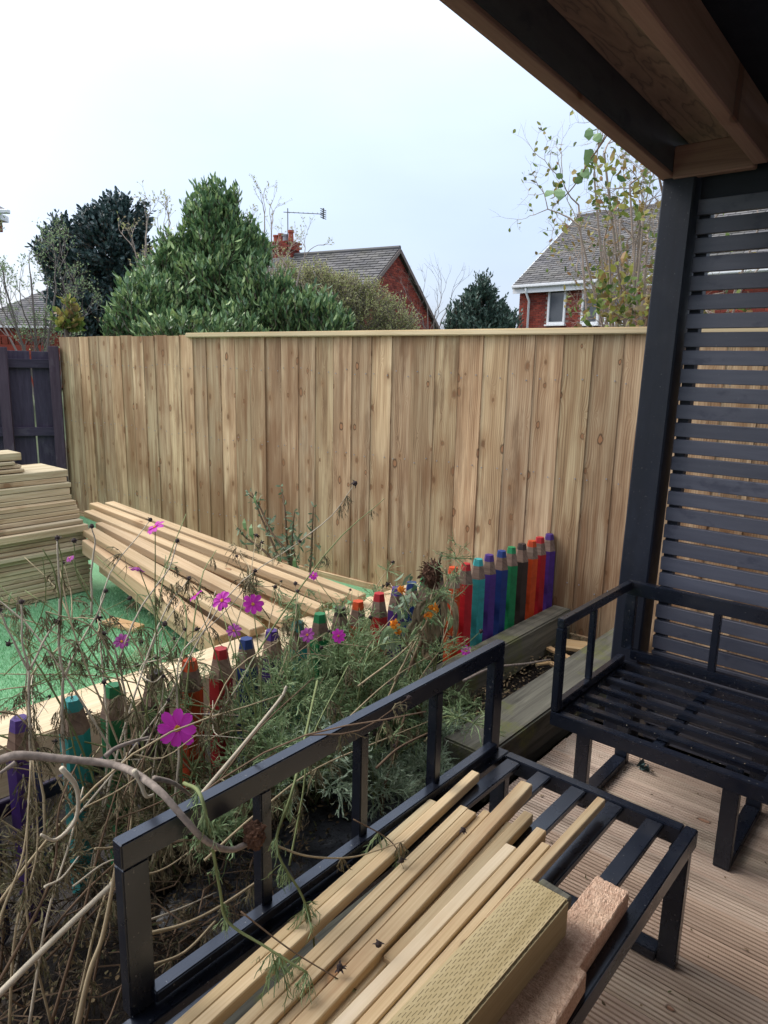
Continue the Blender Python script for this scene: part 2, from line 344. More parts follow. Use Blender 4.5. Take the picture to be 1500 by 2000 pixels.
# ------------------------------------------------------------------ object helpers
def link(o, parent=None):
    COL.objects.link(o)
    if parent is not None: o.parent = parent
    return o
def tag(o, label=None, cat=None, group=None, kind=None):
    if label: o['label'] = label
    if cat: o['category'] = cat
    if group: o['group'] = group
    if kind: o['kind'] = kind
    return o
def empty(name, loc=(0, 0, 0), rz=0., label=None, cat=None, group=None):
    o = bpy.data.objects.new(name, None); o.location = loc; o.rotation_euler = (0, 0, rz); o.empty_display_size = .1
    COL.objects.link(o); return tag(o, label, cat, group)
class MB:
    def __init__(s): s.v = []; s.f = []
    def quad(s, a, b, c, d): n = len(s.v); s.v += [tuple(a), tuple(b), tuple(c), tuple(d)]; s.f.append((n, n + 1, n + 2, n + 3))
    def tri(s, a, b, c): n = len(s.v); s.v += [tuple(a), tuple(b), tuple(c)]; s.f.append((n, n + 1, n + 2))
    def box(s, c, d, mat=None):
        n = len(s.v); x, y, z = d[0] / 2, d[1] / 2, d[2] / 2
        for i in (-1, 1):
            for j in (-1, 1):
                for k in (-1, 1):
                    p = Vector((i * x, j * y, k * z))
                    if mat is not None: p = mat @ p
                    s.v.append((p[0] + c[0], p[1] + c[1], p[2] + c[2]))
        for q in ((0, 1, 3, 2), (4, 6, 7, 5), (0, 4, 5, 1), (2, 3, 7, 6), (0, 2, 6, 4), (1, 5, 7, 3)): s.f.append(tuple(n + t for t in q))
    def tube(s, pts, r, n=5, cap=True):
        pts = [Vector(p) for p in pts]; rs = r if isinstance(r, (list, tuple)) else [r] * len(pts)
        base = len(s.v); up = Vector((.3, .2, 1)).normalized(); u = None
        for i, p in enumerate(pts):
            d = (pts[min(i + 1, len(pts) - 1)] - pts[max(i - 1, 0)])
            if d.length < 1e-9: d = Vector((0, 0, 1))
            d.normalize()
            if u is None:
                u = d.cross(up)
                if u.length < .05: u = d.cross(Vector((1, 0, 0)))
            u = (u - d * u.dot(d)); 
            if u.length < 1e-6: u = d.orthogonal()
            u.normalize(); w = d.cross(u)
            for k in range(n):
                a = 2 * math.pi * k / n; q = p + (u * math.cos(a) + w * math.sin(a)) * rs[i]; s.v.append(tuple(q))
        for i in range(len(pts) - 1):
            for k in range(n):
                a = base + i * n + k; b = base + i * n + (k + 1) % n; s.f.append((a, b, b + n, a + n))
        if cap and n > 2:
            s.f.append(tuple(base + k for k in range(n))[::-1]); e = base + (len(pts) - 1) * n; s.f.append(tuple(e + k for k in range(n)))
    def leaf(s, p, d, nrm, L, w, curl=.15, notch=False):
        d = Vector(d).normalized(); nrm = Vector(nrm); sd = d.cross(nrm)
        if sd.length < 1e-4: sd = d.orthogonal()
        sd.normalize(); up = sd.cross(d).normalized(); p = Vector(p); n = len(s.v)
        for t, ww, h in ((0, 0, 0), (.35, 1, .6), (.75, .75, .55), (1, 0, -.2)):
            if ww == 0: s.v.append(tuple(p + d * L * t + up * L * curl * h))
            else:
                s.v.append(tuple(p + d * L * t + sd * w / 2 * ww + up * L * curl * h)); s.v.append(tuple(p + d * L * t - sd * w / 2 * ww + up * L * curl * h))
        s.f += [(n, n + 1, n + 2), (n + 1, n + 3, n + 4, n + 2), (n + 3, n + 5, n + 4)]
    def mesh(s, name, mat, smooth=False):
        me = bpy.data.meshes.new(name); me.from_pydata(s.v, [], s.f); me.materials.append(mat)
        if smooth: me.polygons.foreach_set('use_smooth', [True] * len(me.polygons))
        me.update(); return me
    def build(s, name, mat, parent=None, smooth=False, loc=None, kind=None):
        if loc is not None:
            L = Vector(loc); s.v = [(a - L[0], b - L[1], c - L[2]) for a, b, c in s.v]
        o = bpy.data.objects.new(name, s.mesh(name, mat, smooth)); link(o, parent)
        if loc is not None: o.location = loc
        if kind: o['kind'] = kind
        return o
_cache = {}
def bevel_mesh(L, w, t, mat, bev=.003, seg=1):
    k = (round(L, 3), round(w, 4), round(t, 4), mat.name, bev)
    if k in _cache: return _cache[k]
    bm = bmesh.new(); bmesh.ops.create_cube(bm, size=1); bmesh.ops.scale(bm, vec=(L, w, t), verts=bm.verts)
    bmesh.ops.bevel(bm, geom=list(bm.edges), offset=bev, segments=seg, affect='EDGES', clamp_overlap=True)
    me = bpy.data.meshes.new('bar'); bm.to_mesh(me); bm.free(); me.materials.append(mat); _cache[k] = me; return me
def bar(name, a, b, w, t, mat, parent=None, up=(0, 0, 1), bev=.003, roll=0., seg=1):
    """a straight member from a to b; t is its thickness along 'up', w across"""
    a, b = Vector(a), Vector(b); x = (b - a); L = x.length; x.normalize(); z = Vector(up); z = z - x * z.dot(x)
    if z.length < 1e-5: z = x.orthogonal()
    z.normalize(); y = z.cross(x)
    me = bevel_mesh(L, w, t, mat, bev, seg); o = bpy.data.objects.new(name, me)
    mt = Matrix((x, y, z)).transposed().to_4x4() @ Matrix.Rotation(roll, 4, 'X'); mt.translation = (a + b) / 2
    if parent is not None: mt = parent.matrix_basis.inverted() @ mt
    o.matrix_basis = mt
    return link(o, parent)
def curve_pts(ctrl, n=6):
    """Catmull-Rom through the control points"""
    P = [Vector(p) for p in ctrl]; P = [P[0] * 2 - P[1]] + P + [P[-1] * 2 - P[-2]]; o = []
    for i in range(1, len(P) - 2):
        for k in range(n):
            t = k / n; a, b, c, d = P[i - 1], P[i], P[i + 1], P[i + 2]
            o.append(.5 * ((2 * b) + (c - a) * t + (2 * a - 5 * b + 4 * c - d) * t * t + (3 * b - a - 3 * c + d) * t ** 3))
    o.append(P[-2]); return o
U = random.uniform
def rdir(): 
    while True:
        v = Vector((U(-1, 1), U(-1, 1), U(-1, 1)))
        if .05 < v.length < 1: return v.normalized()

# ================================================================== LARGE STRUCTURE
# ground sheet (back gardens) to the horizon
g = MB(); g.quad((-400, -200, -.12), (400, -200, -.12), (400, 600, -.12), (-400, 600, -.12))
tag(g.build('ground', M['grass']), kind='structure')
# artificial lawn
g = MB(); g.quad((-9, -4, -.004), (-2.62, -4, -.004), (-2.62, 3.9, -.004), (-9, 3.35, -.004))
lawn = tag(g.build('artificial_lawn', M['turf']), kind='structure')
# soil of the flower bed, uneven
def heightfield(name, x0, x1, y0, y1, nx, ny, fn, mat, kind='structure'):
    v = []; f = []
    for j in range(ny + 1):
        for i in range(nx + 1):
            x = x0 + (x1 - x0) * i / nx; y = y0 + (y1 - y0) * j / ny; v.append((x, y, fn(x, y)))
    for j in range(ny):
        for i in range(nx):
            a = j * (nx + 1) + i; f.append((a, a + 1, a + nx + 2, a + nx + 1))
    b = MB(); b.v, b.f = v, f; return tag(b.build(name, mat, smooth=True), kind=kind)
g = MB(); g.quad((-1.35, 2.93, -.03), (3.2, 2.93, -.03), (3.2, 4.2, -.03), (-1.35, 4.2, -.03)); tag(g.build('soil_strip', M['soil']), kind='structure')
import mathutils.noise as mn
mn.seed_set(3)
heightfield('flower_bed_soil', -2.60, -1.35, -1.2, 3.86, 60, 200, lambda x, y: -.02 + .05 * mn.noise(Vector((x * 4, y * 4, 0))) + .025 * mn.noise(Vector((x * 17, y * 17, 3))), M['soil'])
heightfield('weed_membrane', -1.66, -1.23, .78, 2.15, 34, 100, lambda x, y: .035 + .018 * mn.noise(Vector((x * 9, y * 9, 9))) + .006 * mn.noise(Vector((x * 40, y * 40, 3))) - max(0, -1.60 - x) * .8 - max(0, 1.0 - y) * .5 - (.03 if x > -1.26 else 0), M['membrane'])

# decking: grooved boards running along X, each a part
deck = tag(empty('deck', (0, 0, -.014)), kind='structure')
def deck_mesh(L, w=.118):
    ng = 7; pts = [(-w / 2, -.028)]; prof = []
    x = -w / 2 + .004; prof.append((-w / 2, -.003)); prof.append((-w / 2 + .003, 0))
    pitch = (w - .010) / ng
    for i in range(ng):
        a = -w / 2 + .005 + i * pitch
        prof += [(a, 0), (a + .0012, -.0055), (a + pitch * .34, -.0055), (a + pitch * .34 + .0014, 0)]
    prof += [(w / 2 - .003, 0), (w / 2, -.003), (w / 2, -.028), (-w / 2, -.028)]
    b = MB(); n = len(prof)
    for X in (-L / 2, L / 2):
        for (y, z) in prof: b.v.append((X, y, z + .014))
    for i in range(n): j = (i + 1) % n; b.f.append((i, i + n, j + n, j))
    b.f.append(tuple(range(n))); b.f.append(tuple(range(2 * n - 1, n - 1, -1)))
    me = b.mesh('deck_board', M['deck']); me.materials.append(M['deckshade'])
    for i in range(n):
        if abs(prof[i][1] + .0055) < 1e-6 and abs(prof[(i + 1) % n][1] + .0055) < 1e-6: me.polygons[i].material_index = 1  # groove floors get the painted shade tone
    return me
DM = deck_mesh(4.4)
for i in range(35):
    o = bpy.data.objects.new('board', DM); link(o, deck); o.location = (1.02 + U(-.004, .004), -1.46 + i * .1225, U(-.0008, .0008)); o.rotation_euler = (U(-.003, .003), 0, U(-.0008, .0008))
g = MB(); g.quad((-1.22, -1.6, -.05), (3.2, -1.6, -.05), (3.2, 2.95, -.05), (-1.22, 2.95, -.05)); tag(g.build('deck_underlay', M['soil']), kind='structure')

# sleepers edging the bed
def sleeper(name, a, b, w, t, mat, label, cat='sleeper', group=None, **k):
    return tag(bar(name, a, b, w, t, mat, **k), label, cat, group)
sleeper('railway_sleeper', (-1.325, 2.06, .05), (-1.325, 3.70, .05), .20, .2, M['mossy'], 'mossy grey sleeper edging the deck beside the black benches', bev=.008, seg=2)
sleeper('railway_sleeper', (-1.14, -1.2, -.0), (-1.14, 1.70, .0), .12, .14, M['mossy'], 'low grey sleeper running under the near bench back rail', bev=.006, seg=2)
sleeper('railway_sleeper', (-1.725, .95, .10), (-1.725, 3.66, .10), .115, .2, M['mossy'], 'mossy dark sleeper at the foot of the coloured pencil pickets', bev=.008, seg=2)
sleeper('railway_sleeper', (-2.68, -1.0, .10), (-2.51, 3.42, .10), .26, .2, M['sleeper_new'], 'clean pale new sleeper edging the artificial lawn behind the pencil pickets', bev=.006, seg=2)

# ------------------------------------------------------------------ tall new timber fence
fence = empty('timber_fence', FP0, math.atan2(FDIR.y, FDIR.x), 'tall new closeboard fence of vertical tan boards with pale capping rail', 'fence')
fb = MB()   # feather-edge board, length along X, width Y, thickness Z
def feather(L, w, t0, t1):
    b = MB(); h = L / 2
    prof = [(-w / 2, 0), (-w / 2, t0), (-w / 2 + .002, t0 + .001), (w / 2 - .002, t1), (w / 2, t1 - .002), (w / 2, 0)]
    for X in (-h, h):
        for y, z in prof: b.v.append((X, y, z))
    n = len(prof)
    for i in range(n): j = (i + 1) % n; b.f.append((i, j, j + n, i + n))
    b.f.append(tuple(range(n))[::-1]); b.f.append(tuple(range(n, 2 * n))); return b.mesh('fence_board', M['fence'])
FBM = feather(1.9, .176, .006, .015); FBH = feather(1.9, .094, .006, .014)
xs = []; x = -5.52
while x < 2.2:
    half = -1.0 - .01 < 0 and abs(x + .82) < .085
    xs.append(x); x += .167
top = 1.765
for i, x in enumerate(xs):
    left = x < -3.62
    lean = U(-.003, .003)
    o = bpy.data.objects.new('board', FBM); link(o, fence)
    # local frame: X of board -> up, Y of board -> along fence, Z of board -> towards the garden (-n)
    z = top - .95 + (U(-.006, .004) if left else -.012) + (-.012 if left else 0)
    m = Matrix(((0, 1, 0, x), (0, 0, -1, U(-.003, .002)), (1, 0, 0, z), (0, 0, 0, 1)))
    m = m @ Matrix.Rotation(lean, 4, 'Z') @ Matrix.Rotation(U(-.012, .012), 4, 'X')
    if random.random() < .5: m = m @ Matrix.Rotation(math.pi, 4, 'X') @ Matrix.Translation((0, 0, -.012))
    o.matrix_basis = m
def fpt(x, y, z): return fence.matrix_basis @ Vector((x, y, z))
nb_ = MB()
for x in xs:
    for z in (.32, .95, 1.5):
        for dx_ in (-.045, .05):
            c_ = Vector((x + dx_ + U(-.008, .008), -.0175, z + U(-.02, .02))); nb_.box(c_, (.006, .004, .006))
nb_.build('nail_heads', M['lead'], fence, kind='stuff')
fence_cap = bar('capping_rail', fpt(-3.65, -.012, top - .012), fpt(2.3, -.012, top - .012), .058, .036, M['cap'], fence, bev=.006, seg=2)
for k, z in enumerate((.3, .95, 1.5)): bar('rail', fpt(-5.6, .045, z), fpt(2.3, .045, z), .05, .075, M['fence'], fence)
for k in range(4): bar('post', fpt(-5.5 + k * 2.4, .12, -.1), fpt(-5.5 + k * 2.4, .12, 1.7), .09, .09, M['fence'], fence, up=(0, 1, 0))
bar('gravel_board', fpt(-5.6, -.008, -.02), fpt(2.3, -.008, -.02), .03, .12, M['fence'], fence)

# ------------------------------------------------------------------ dark fence on the far left, brick wall behind it
dc = fpt(-5.66, -.02, 0); dc.z = 0
ddir = (RT * -.93 + FW * -.37); ddir = Vector(ddir).normalized(); dn = Vector((-ddir.y, ddir.x, 0))
if dn.dot(Vector(FW)) < 0: dn = -dn
dark = empty('painted_fence', dc, 0, 'old plum black picket fence with gaps between its boards, far left behind stacked timber', 'fence')
def dp(s, off, z): p = dc + ddir * s + dn * off; return Vector((p.x, p.y, z))
for k in range(9):
    s = .115 + k * .238
    bar('board', dp(s, .03, -.1), dp(s, .03, 1.60 + U(-.01, .01)), .020, .222, M['oldfence'], dark, up=ddir)
for z in (1.49, .83, .2): bar('rail', dp(-.02, -.005, z), dp(2.2, -.005, z), .045, .085, M['oldfence'], dark)
for s, z in ((.02, 1.66), (.47, 1.64), (1.7, 1.64)): bar('post', dp(s, -.07, -.1), dp(s, -.07, z), .09, .09, M['oldpost'], dark, up=ddir)

def brickwork(name_mortar, origin, u, length, height, parent, mask=None, bl=.215, bh=.065, jt=.010, depth=.02, thick=.2, mort=None):
    """a mortar core and one joined mesh of its bricks standing proud; u horizontal unit vector along the wall, n outwards"""
    u = Vector(u).normalized(); n = Vector((u.y, -u.x, 0)); o = Vector(origin); b = MB(); r = 0; z = 0
    rot = Matrix((u, n, Vector((0, 0, 1)))).transposed()
    while z + bh <= height + .001:
        x = -(bl / 2 if r % 2 else 0)
        while x < length:
            a, c = max(x, 0), min(x + bl, length)
            if c - a > .05 and (mask is None or mask((a + c) / 2, z + bh / 2, (c - a) / 2, bh / 2)):
                p = o + u * (a + c) / 2 + n * (depth / 2 - .003) + Vector((0, 0, z + bh / 2)); b.box(p, (c - a, depth + U(0, .003), bh), rot)
            x += bl + jt
        z += bh + jt; r += 1
    return b
wall = empty('brick_wall', dp(0, .9, 0), 0, 'red brick garden wall with upright coping bricks just showing over the dark fence', 'wall')
b0 = dp(4.2, .62, 0); u = -ddir
WZ = onx(60, 658, dp(1.2, 2.6, 0).x).z - .055
bar('core', dp(4.2, 2.75, WZ / 2), dp(-1.5, 2.75, WZ / 2), .2, WZ + .09, M['mortar'], wall, bev=.002)
k = 0; s = 2.6
while s > -1.2:
    bar('brick', dp(s, 2.63, WZ), dp(s, 2.87, WZ), .066, .105, M['brick'], wall, bev=.003); s -= .075
bb = brickwork('', dp(3.0, 2.64, WZ - .66), u, 4.2, .60, wall)
bb.build('brickwork', M['brick'], wall, kind='stuff', loc=None)
wo = wall.children[-1]; wo.location = -Vector(wall.location)

# ================================================================== HOUSES
def tiles(b, A, B, C, D, n, th=.03, run=.35, over=.02):
    """courses on the roof plane: A,B eave ends, D,C ridge ends (A-D and B-C are the verges); individual tiles"""
    A, B, C, D = map(Vector, (A, B, C, D)); nn = (B - A).cross(D - A).normalized()
    if nn.z < 0: nn = -nn
    for i in range(n):
        t0, t1 = i / n, (i + 1.25) / n; t1 = min(t1, 1)
        a, c = A.lerp(D, t0), B.lerp(C, t0); a2, c2 = A.lerp(D, t1), B.lerp(C, t1)
        L = (c - a).length; m = max(1, int(L / run))
        for j in range(m):
            off = (.5 if i % 2 else 0)
            s0, s1 = max(0, (j - off) / m + .0008), min(1, (j + 1 - off) / m - .0008)
            h = th * U(.85, 1.15)
            p, q, r_, s_ = a.lerp(c, s0) + nn * h, a.lerp(c, s1) + nn * h, a2.lerp(c2, s1) + nn * .008, a2.lerp(c2, s0) + nn * .008
            b.quad(p, q, r_, s_); b.quad(p - nn * h, q - nn * h, q, p)
def prismroof(name, A, B, C, D, mat, parent, th=.05):
    b = MB(); A, B, C, D = map(Vector, (A, B, C, D)); nn = (B - A).cross(D - A).normalized()
    if nn.z < 0: nn = -nn
    pts = [A, B, C, D]; lo = [p - nn * th for p in pts]
    b.v = [tuple(p - nn * .002) for p in pts] + [tuple(p) for p in lo]
    b.f = [(0, 1, 2, 3), (7, 6, 5, 4), (0, 4, 5, 1), (1, 5, 6, 2), (2, 6, 7, 3), (3, 7, 4, 0)]
    return b.build(name, mat, parent)
def polywall(b, pts): n = len(b.v); b.v += [tuple(p) for p in pts]; b.f.append(tuple(range(n, n + len(pts))))

# --- house on the right: brick front, grey roof, white gutter and windows
A0 = ondep(1017, 556, 25.); A0.z = 0
u1 = Vector(RT * .72 - FW * .694).normalized(); n1 = Vector((u1.y, -u1.x, 0))      # outwards, towards us
if n1.dot(Vector(FW)) > 0: n1 = -n1
hz = ondep(1017, 556, 25.).z
hr = empty('brick_house', A0, 0, 'two storey brick house with grey tiled roof, white gutter and white windows, right of centre', 'house')
LEN, DEP = 11.0, 7.2; ridge = hz + 2.72
def hp(a, d, z): p = A0 + u1 * a - n1 * d; return Vector((p.x, p.y, z))
b = MB()
polywall(b, [hp(0, 0, 0), hp(LEN, 0, 0), hp(LEN, 0, hz), hp(0, 0, hz)]); polywall(b, [hp(0, 0, 0), hp(0, DEP, 0), hp(0, DEP, hz), hp(0, DEP / 2, ridge - .1), hp(0, 0, hz)])
polywall(b, [hp(LEN, 0, 0), hp(LEN, DEP, 0), hp(LEN, DEP, hz), hp(LEN, DEP / 2, ridge - .1), hp(LEN, 0, hz)]); polywall(b, [hp(0, DEP, 0), hp(LEN, DEP, 0), hp(LEN, DEP, hz), hp(0, DEP, hz)])
b.v = [tuple(Vector(v) - A0) for v in b.v]; b.build('wall', M['mortar'], hr)
wins = []
for (x0, x1) in ((1071, 1106), (1137, 1172), (1183, 1222)):
    # intersection of the pixel columns with the facade plane
    def fa(px, py):
        d = ray(px, py); n = np.array(n1); return Vector(CAMP + d * float((np.array(A0) - CAMP) @ n) / float(d @ n))
    p0, p1 = fa(x0, 600), fa(x1, 600); a0, a1 = (p0 - A0).dot(u1), (p1 - A0).dot(u1)
    wins.append((a0, a1, fa(x0, 634).z, fa(x0, 566).z))
wins.append((wins[-1][1] + .9, wins[-1][1] + 1.9, wins[0][2], wins[0][3]))
def msk(x, z, hx, hz_):
    zz = z + (hz - 2.4)
    return not any(a - hx < x < c + hx and q - hz_ < zz < t + hz_ for a, c, q, t in wins)
bb = brickwork('', hp(0, 0, hz - 2.4), u1, LEN, 2.35, hr, msk)
nn_ = Vector((u1.y, -u1.x, 0))
if nn_.dot(n1) < 0:
    pass
bb.v = [tuple(Vector(v) - A0) for v in bb.v]; bb.build('brickwork', M['brick'], hr, kind='stuff')
for a0, a1, z0, z1 in wins:
    f = empty('window', hp((a0 + a1) / 2, 0, z0) - A0); f.parent = hr; base = Vector(f.location) + A0
    w, h = a1 - a0, z1 - z0
    def wp(a, d, z): return hp((a0 + a1) / 2 + a, d, z0 + z) - base
    def wb(nm, a, b_, w_, t_, mt, up=n1):
        o = bar(nm, a, b_, w_, t_, mt, None, up=up, bev=.006); o.parent = f; return o
    fw = .075
    wb('frame', wp(-w / 2, -.03, fw / 2), wp(w / 2, -.03, fw / 2), fw, .08, M['upvc']); wb('frame', wp(-w / 2, -.03, h - fw / 2), wp(w / 2, -.03, h - fw / 2), fw, .08, M['upvc'])
    wb('frame', wp(-w / 2 + fw / 2, -.032, fw), wp(-w / 2 + fw / 2, -.032, h - fw), fw, .08, M['upvc']); wb('frame', wp(w / 2 - fw / 2, -.032, fw), wp(w / 2 - fw / 2, -.032, h - fw), fw, .08, M['upvc'])
    wb('pane', wp(-w / 2 + fw, -.02, h / 2), wp(w / 2 - fw, -.02, h / 2), h - 2 * fw, .02, M['glass'])
    wb('sill', wp(-w / 2 - .04, -.06, -.03), wp(w / 2 + .04, -.06, -.03), .05, .16, M['upvc'])
    wb('reveal', wp(-w / 2, .02, h / 2), wp(w / 2, .02, h / 2), h, .04, M['mortar'])
ev = .28
ra = (ridge - hz) / (DEP / 2); E0, E1 = hp(-.12, -ev, hz - ev * ra * .5 + .06), hp(LEN + .12, -ev, hz - ev * ra * .5 + .06)
D0, D1 = hp(-.12, DEP / 2, ridge), hp(LEN + .12, DEP / 2, ridge); G0, G1 = hp(-.12, DEP + ev, hz), hp(LEN + .12, DEP + ev, hz)
ro = prismroof('roof', E0 - A0, E1 - A0, D1 - A0, D0 - A0, M['slate'], hr); prismroof('roof', G0 - A0, G1 - A0, D1 - A0, D0 - A0, M['slate'], hr)
b = MB(); tiles(b, E0 - A0, E1 - A0, D1 - A0, D0 - A0, 34); b.build('roof_tiles', M['slate'], hr, kind='stuff')
b = MB(); b.tube([D0 - A0 + Vector((0, 0, .02)), D1 - A0 + Vector((0, 0, .02))], .07, 8); b.build('ridge', M['slate'], hr)
bar('gutter', E0 + Vector((0, 0, -.05)) + n1 * .05, E1 + Vector((0, 0, -.05)) + n1 * .05, .11, .10, M['upvc'], hr, bev=.02, seg=2)
bar('fascia', E0 + Vector((0, 0, -.17)) - n1 * .02, E1 + Vector((0, 0, -.17)) - n1 * .02, .03, .20, M['upvc'], hr)
bar('verge', hp(-.14, -ev, E0.z - .08), hp(-.14, DEP / 2, ridge - .06), .03, .14, M['upvc'], hr)
dpx = .42
b = MB(); b.tube([hp(dpx, -ev - .03, hz - .15) - A0, hp(dpx, -ev, hz - .3) - A0, hp(dpx, -.08, hz - .55) - A0, hp(dpx, -.08, 0) - A0], .04, 8); b.build('downpipe', M['upvc'], hr, smooth=True)

# --- bungalow with the brick gable and chimney
dA, dL, dR_ = 24.6, 21.9, 27.3
ap = ondep(775, 490, dA); er = ondep(851, 642, dR_); el = ap + (ap - er); el.z = er.z
gu = (er - el); gu.z = 0; GW = gu.length; gu.normalize(); gn = Vector((gu.y, -gu.x, 0))
rd = Vector((-gu.y, gu.x, 0))
if rd.dot(Vector(RT)) > 0: rd = -rd                                    # ridge runs away to the left
hb = empty('brick_house', Vector((ap.x, ap.y, 0)), 0, 'low brick house with red gable end and stout chimney, behind the centre hedge', 'house')
O = Vector((ap.x, ap.y, 0)); RL = 13.
g0, g1 = Vector((el.x, el.y, 0)), Vector((er.x, er.y, 0))
b = MB()
def sub(*p): return [Vector(q) - O for q in p]
z1 = Vector((0, 0, el.z))
polywall(b, sub(g0, g1, g1 + z1, ap - Vector((0, 0, .06)), g0 + z1)); polywall(b, sub(g0, g0 + rd * RL, g0 + rd * RL + z1, g0 + z1)); polywall(b, sub(g1, g1 + rd * RL, g1 + rd * RL + z1, g1 + z1))
polywall(b, sub(g0 + rd * RL, g1 + rd * RL, g1 + rd * RL + z1, ap + rd * RL, g0 + rd * RL + z1)); b.build('wall', M['mortar'], hb)
H2 = ap.z - el.z
def gmask(x, z, hx, hz_):
    zz = z + 1.2; 
    if zz + hz_ < el.z: return True
    t = (zz + hz_ - el.z) / H2; return abs(x - GW / 2) + hx < GW / 2 * (1 - t) + .02
st = g0 if (-gn).dot(rd) > 0 or True else g0
bb = brickwork('', g0 + Vector((0, 0, 1.2)), gu, GW, ap.z - 1.2, hb, gmask)
side = (Vector((gu.y, -gu.x, 0))).dot(rd)
if side > 0: bb = brickwork('', g1 + Vector((0, 0, 1.2)), -gu, GW, ap.z - 1.2, hb, gmask)
bb.v = [tuple(Vector(v) - O) for v in bb.v]; bb.build('brickwork', M['brick'], hb, kind='stuff')
oh = -rd * .12
for s_, e_ in ((g0, -1), (g1, 1)):
    ed = Vector((s_.x, s_.y, el.z)) + gu * e_ * .2 - Vector((0, 0, .2 * H2 / (GW / 2)))
    P = sub(ed + oh, ed + rd * RL, ap + rd * RL, ap + oh); P = [p + Vector((0, 0, .07)) for p in P]
    prismroof('roof', *P, M['slate'], hb)
    b = MB(); tiles(b, *P, 26, .035, .4); b.build('roof_tiles', M['slate'], hb, kind='stuff')
    bar('bargeboard', ed + oh * 1.2, ap + oh * 1.2, .03, .12, M['greytwig'], hb)
b = MB(); b.tube([ap - O + oh + Vector((0, 0, .09)), ap - O + rd * RL + Vector((0, 0, .09))], .08, 8); b.build('ridge', M['slate'], hb)
# chimney
cpos = O + rd * 4.7; cz = ap.z; ctop = ondep(563, 474, 26.9).z
ch = empty('chimney', cpos - O + Vector((0, 0, cz - .5))); ch.parent = hb
cw, cd = .98, .62; H = ctop - cz + .5
def chb(nm, c, d, mt, ax=rd):
    b = MB(); yv = Vector((-ax.y, ax.x, 0)); b.box(c, d, Matrix((ax, yv, Vector((0, 0, 1)))).transposed()); return b.build(nm, mt, ch)
chb('core', (0, 0, H / 2), (cw - .02, cd - .02, H), M['mortar'])
b = MB(); yv = Vector((-rd.y, rd.x, 0)); rot = Matrix((rd, yv, Vector((0, 0, 1)))).transposed(); z = 0; r = 0
while z < H - .02:
    e = .05 if z > H - .32 else 0
    for sd in (-1, 1):
        x = -cw / 2 - e + (0 if r % 2 else .11)
        for q in range(5):
            a, c = max(x, -cw / 2 - e), min(x + .215, cw / 2 + e)
            if c - a > .04: b.box(rd * ((a + c) / 2) + yv * sd * (cd / 2 + e / 2) + Vector((0, 0, z + .033)), (c - a, .05 + e, .065), rot)
            x += .225
        y = -cd / 2 + (.0 if r % 2 else .1)
        for q in range(3):
            a, c = max(y, -cd / 2), min(y + .215, cd / 2)
            if c - a > .04: b.box(rd * sd * (cw / 2 + e / 2) + yv * ((a + c) / 2) + Vector((0, 0, z + .033)), (.05 + e, c - a, .065), rot)
            y += .225
    z += .075; r += 1
b.build('brickwork', M['brick'], ch, kind='stuff')
chb('flashing', (0, 0, .40), (cw + .08, cd + .1, .16), M['lead'])
for k_, (xx, hh) in enumerate(((-.34, .42), (-.08, .30), (.12, .34), (.34, .30))):
    b = MB(); c = rd * xx + Vector((0, 0, H - .02)); b.tube([c, c + Vector((0, 0, hh * .8)), c + Vector((0, 0, hh * .8)), c + Vector((0, 0, hh))], [.10, .085, .11, .11], 10)
    b.build('chimney_pot', M['terra'] if k_ != 1 else M['lead'], ch, smooth=False)
an = tag(empty('tv_aerial', cpos + rd * -.2 + Vector((0, 0, ctop - .1))), 'thin television aerial on a pole above the brick chimney stack', 'aerial')
b = MB(); b.tube([(0, 0, 0), (0, 0, 1.25)], .018, 6); b.build('pole', M['steel'], an)
rv = Vector(RT); b = MB(); b.tube([rv * -.15 + Vector((0, 0, 1.12)), rv * 1.3 + Vector((0, 0, 1.08))], .014, 5)
for q in range(7): b.tube([rv * (.05 + q * .17) + Vector(FW) * -.12 + Vector((0, 0, 1.11)), rv * (.05 + q * .17) + Vector(FW) * .12 + Vector((0, 0, 1.11))], .008, 4)
b.build('boom', M['steel'], an)
b = MB()
for q in range(5): b.tube([rv * 1.24 + Vector((0, 0, .95 + q * .07)) - Vector(FW) * .2 - rv * .05, rv * 1.3 + Vector((0, 0, .95 + q * .07)) + Vector(FW) * .2 + rv * .05], .016, 4)
b.tube([rv * 1.27 + Vector((0, 0, .92)), rv * 1.27 + Vector((0, 0, 1.28))], .03, 5); b.build('reflector', M['steel'], an)

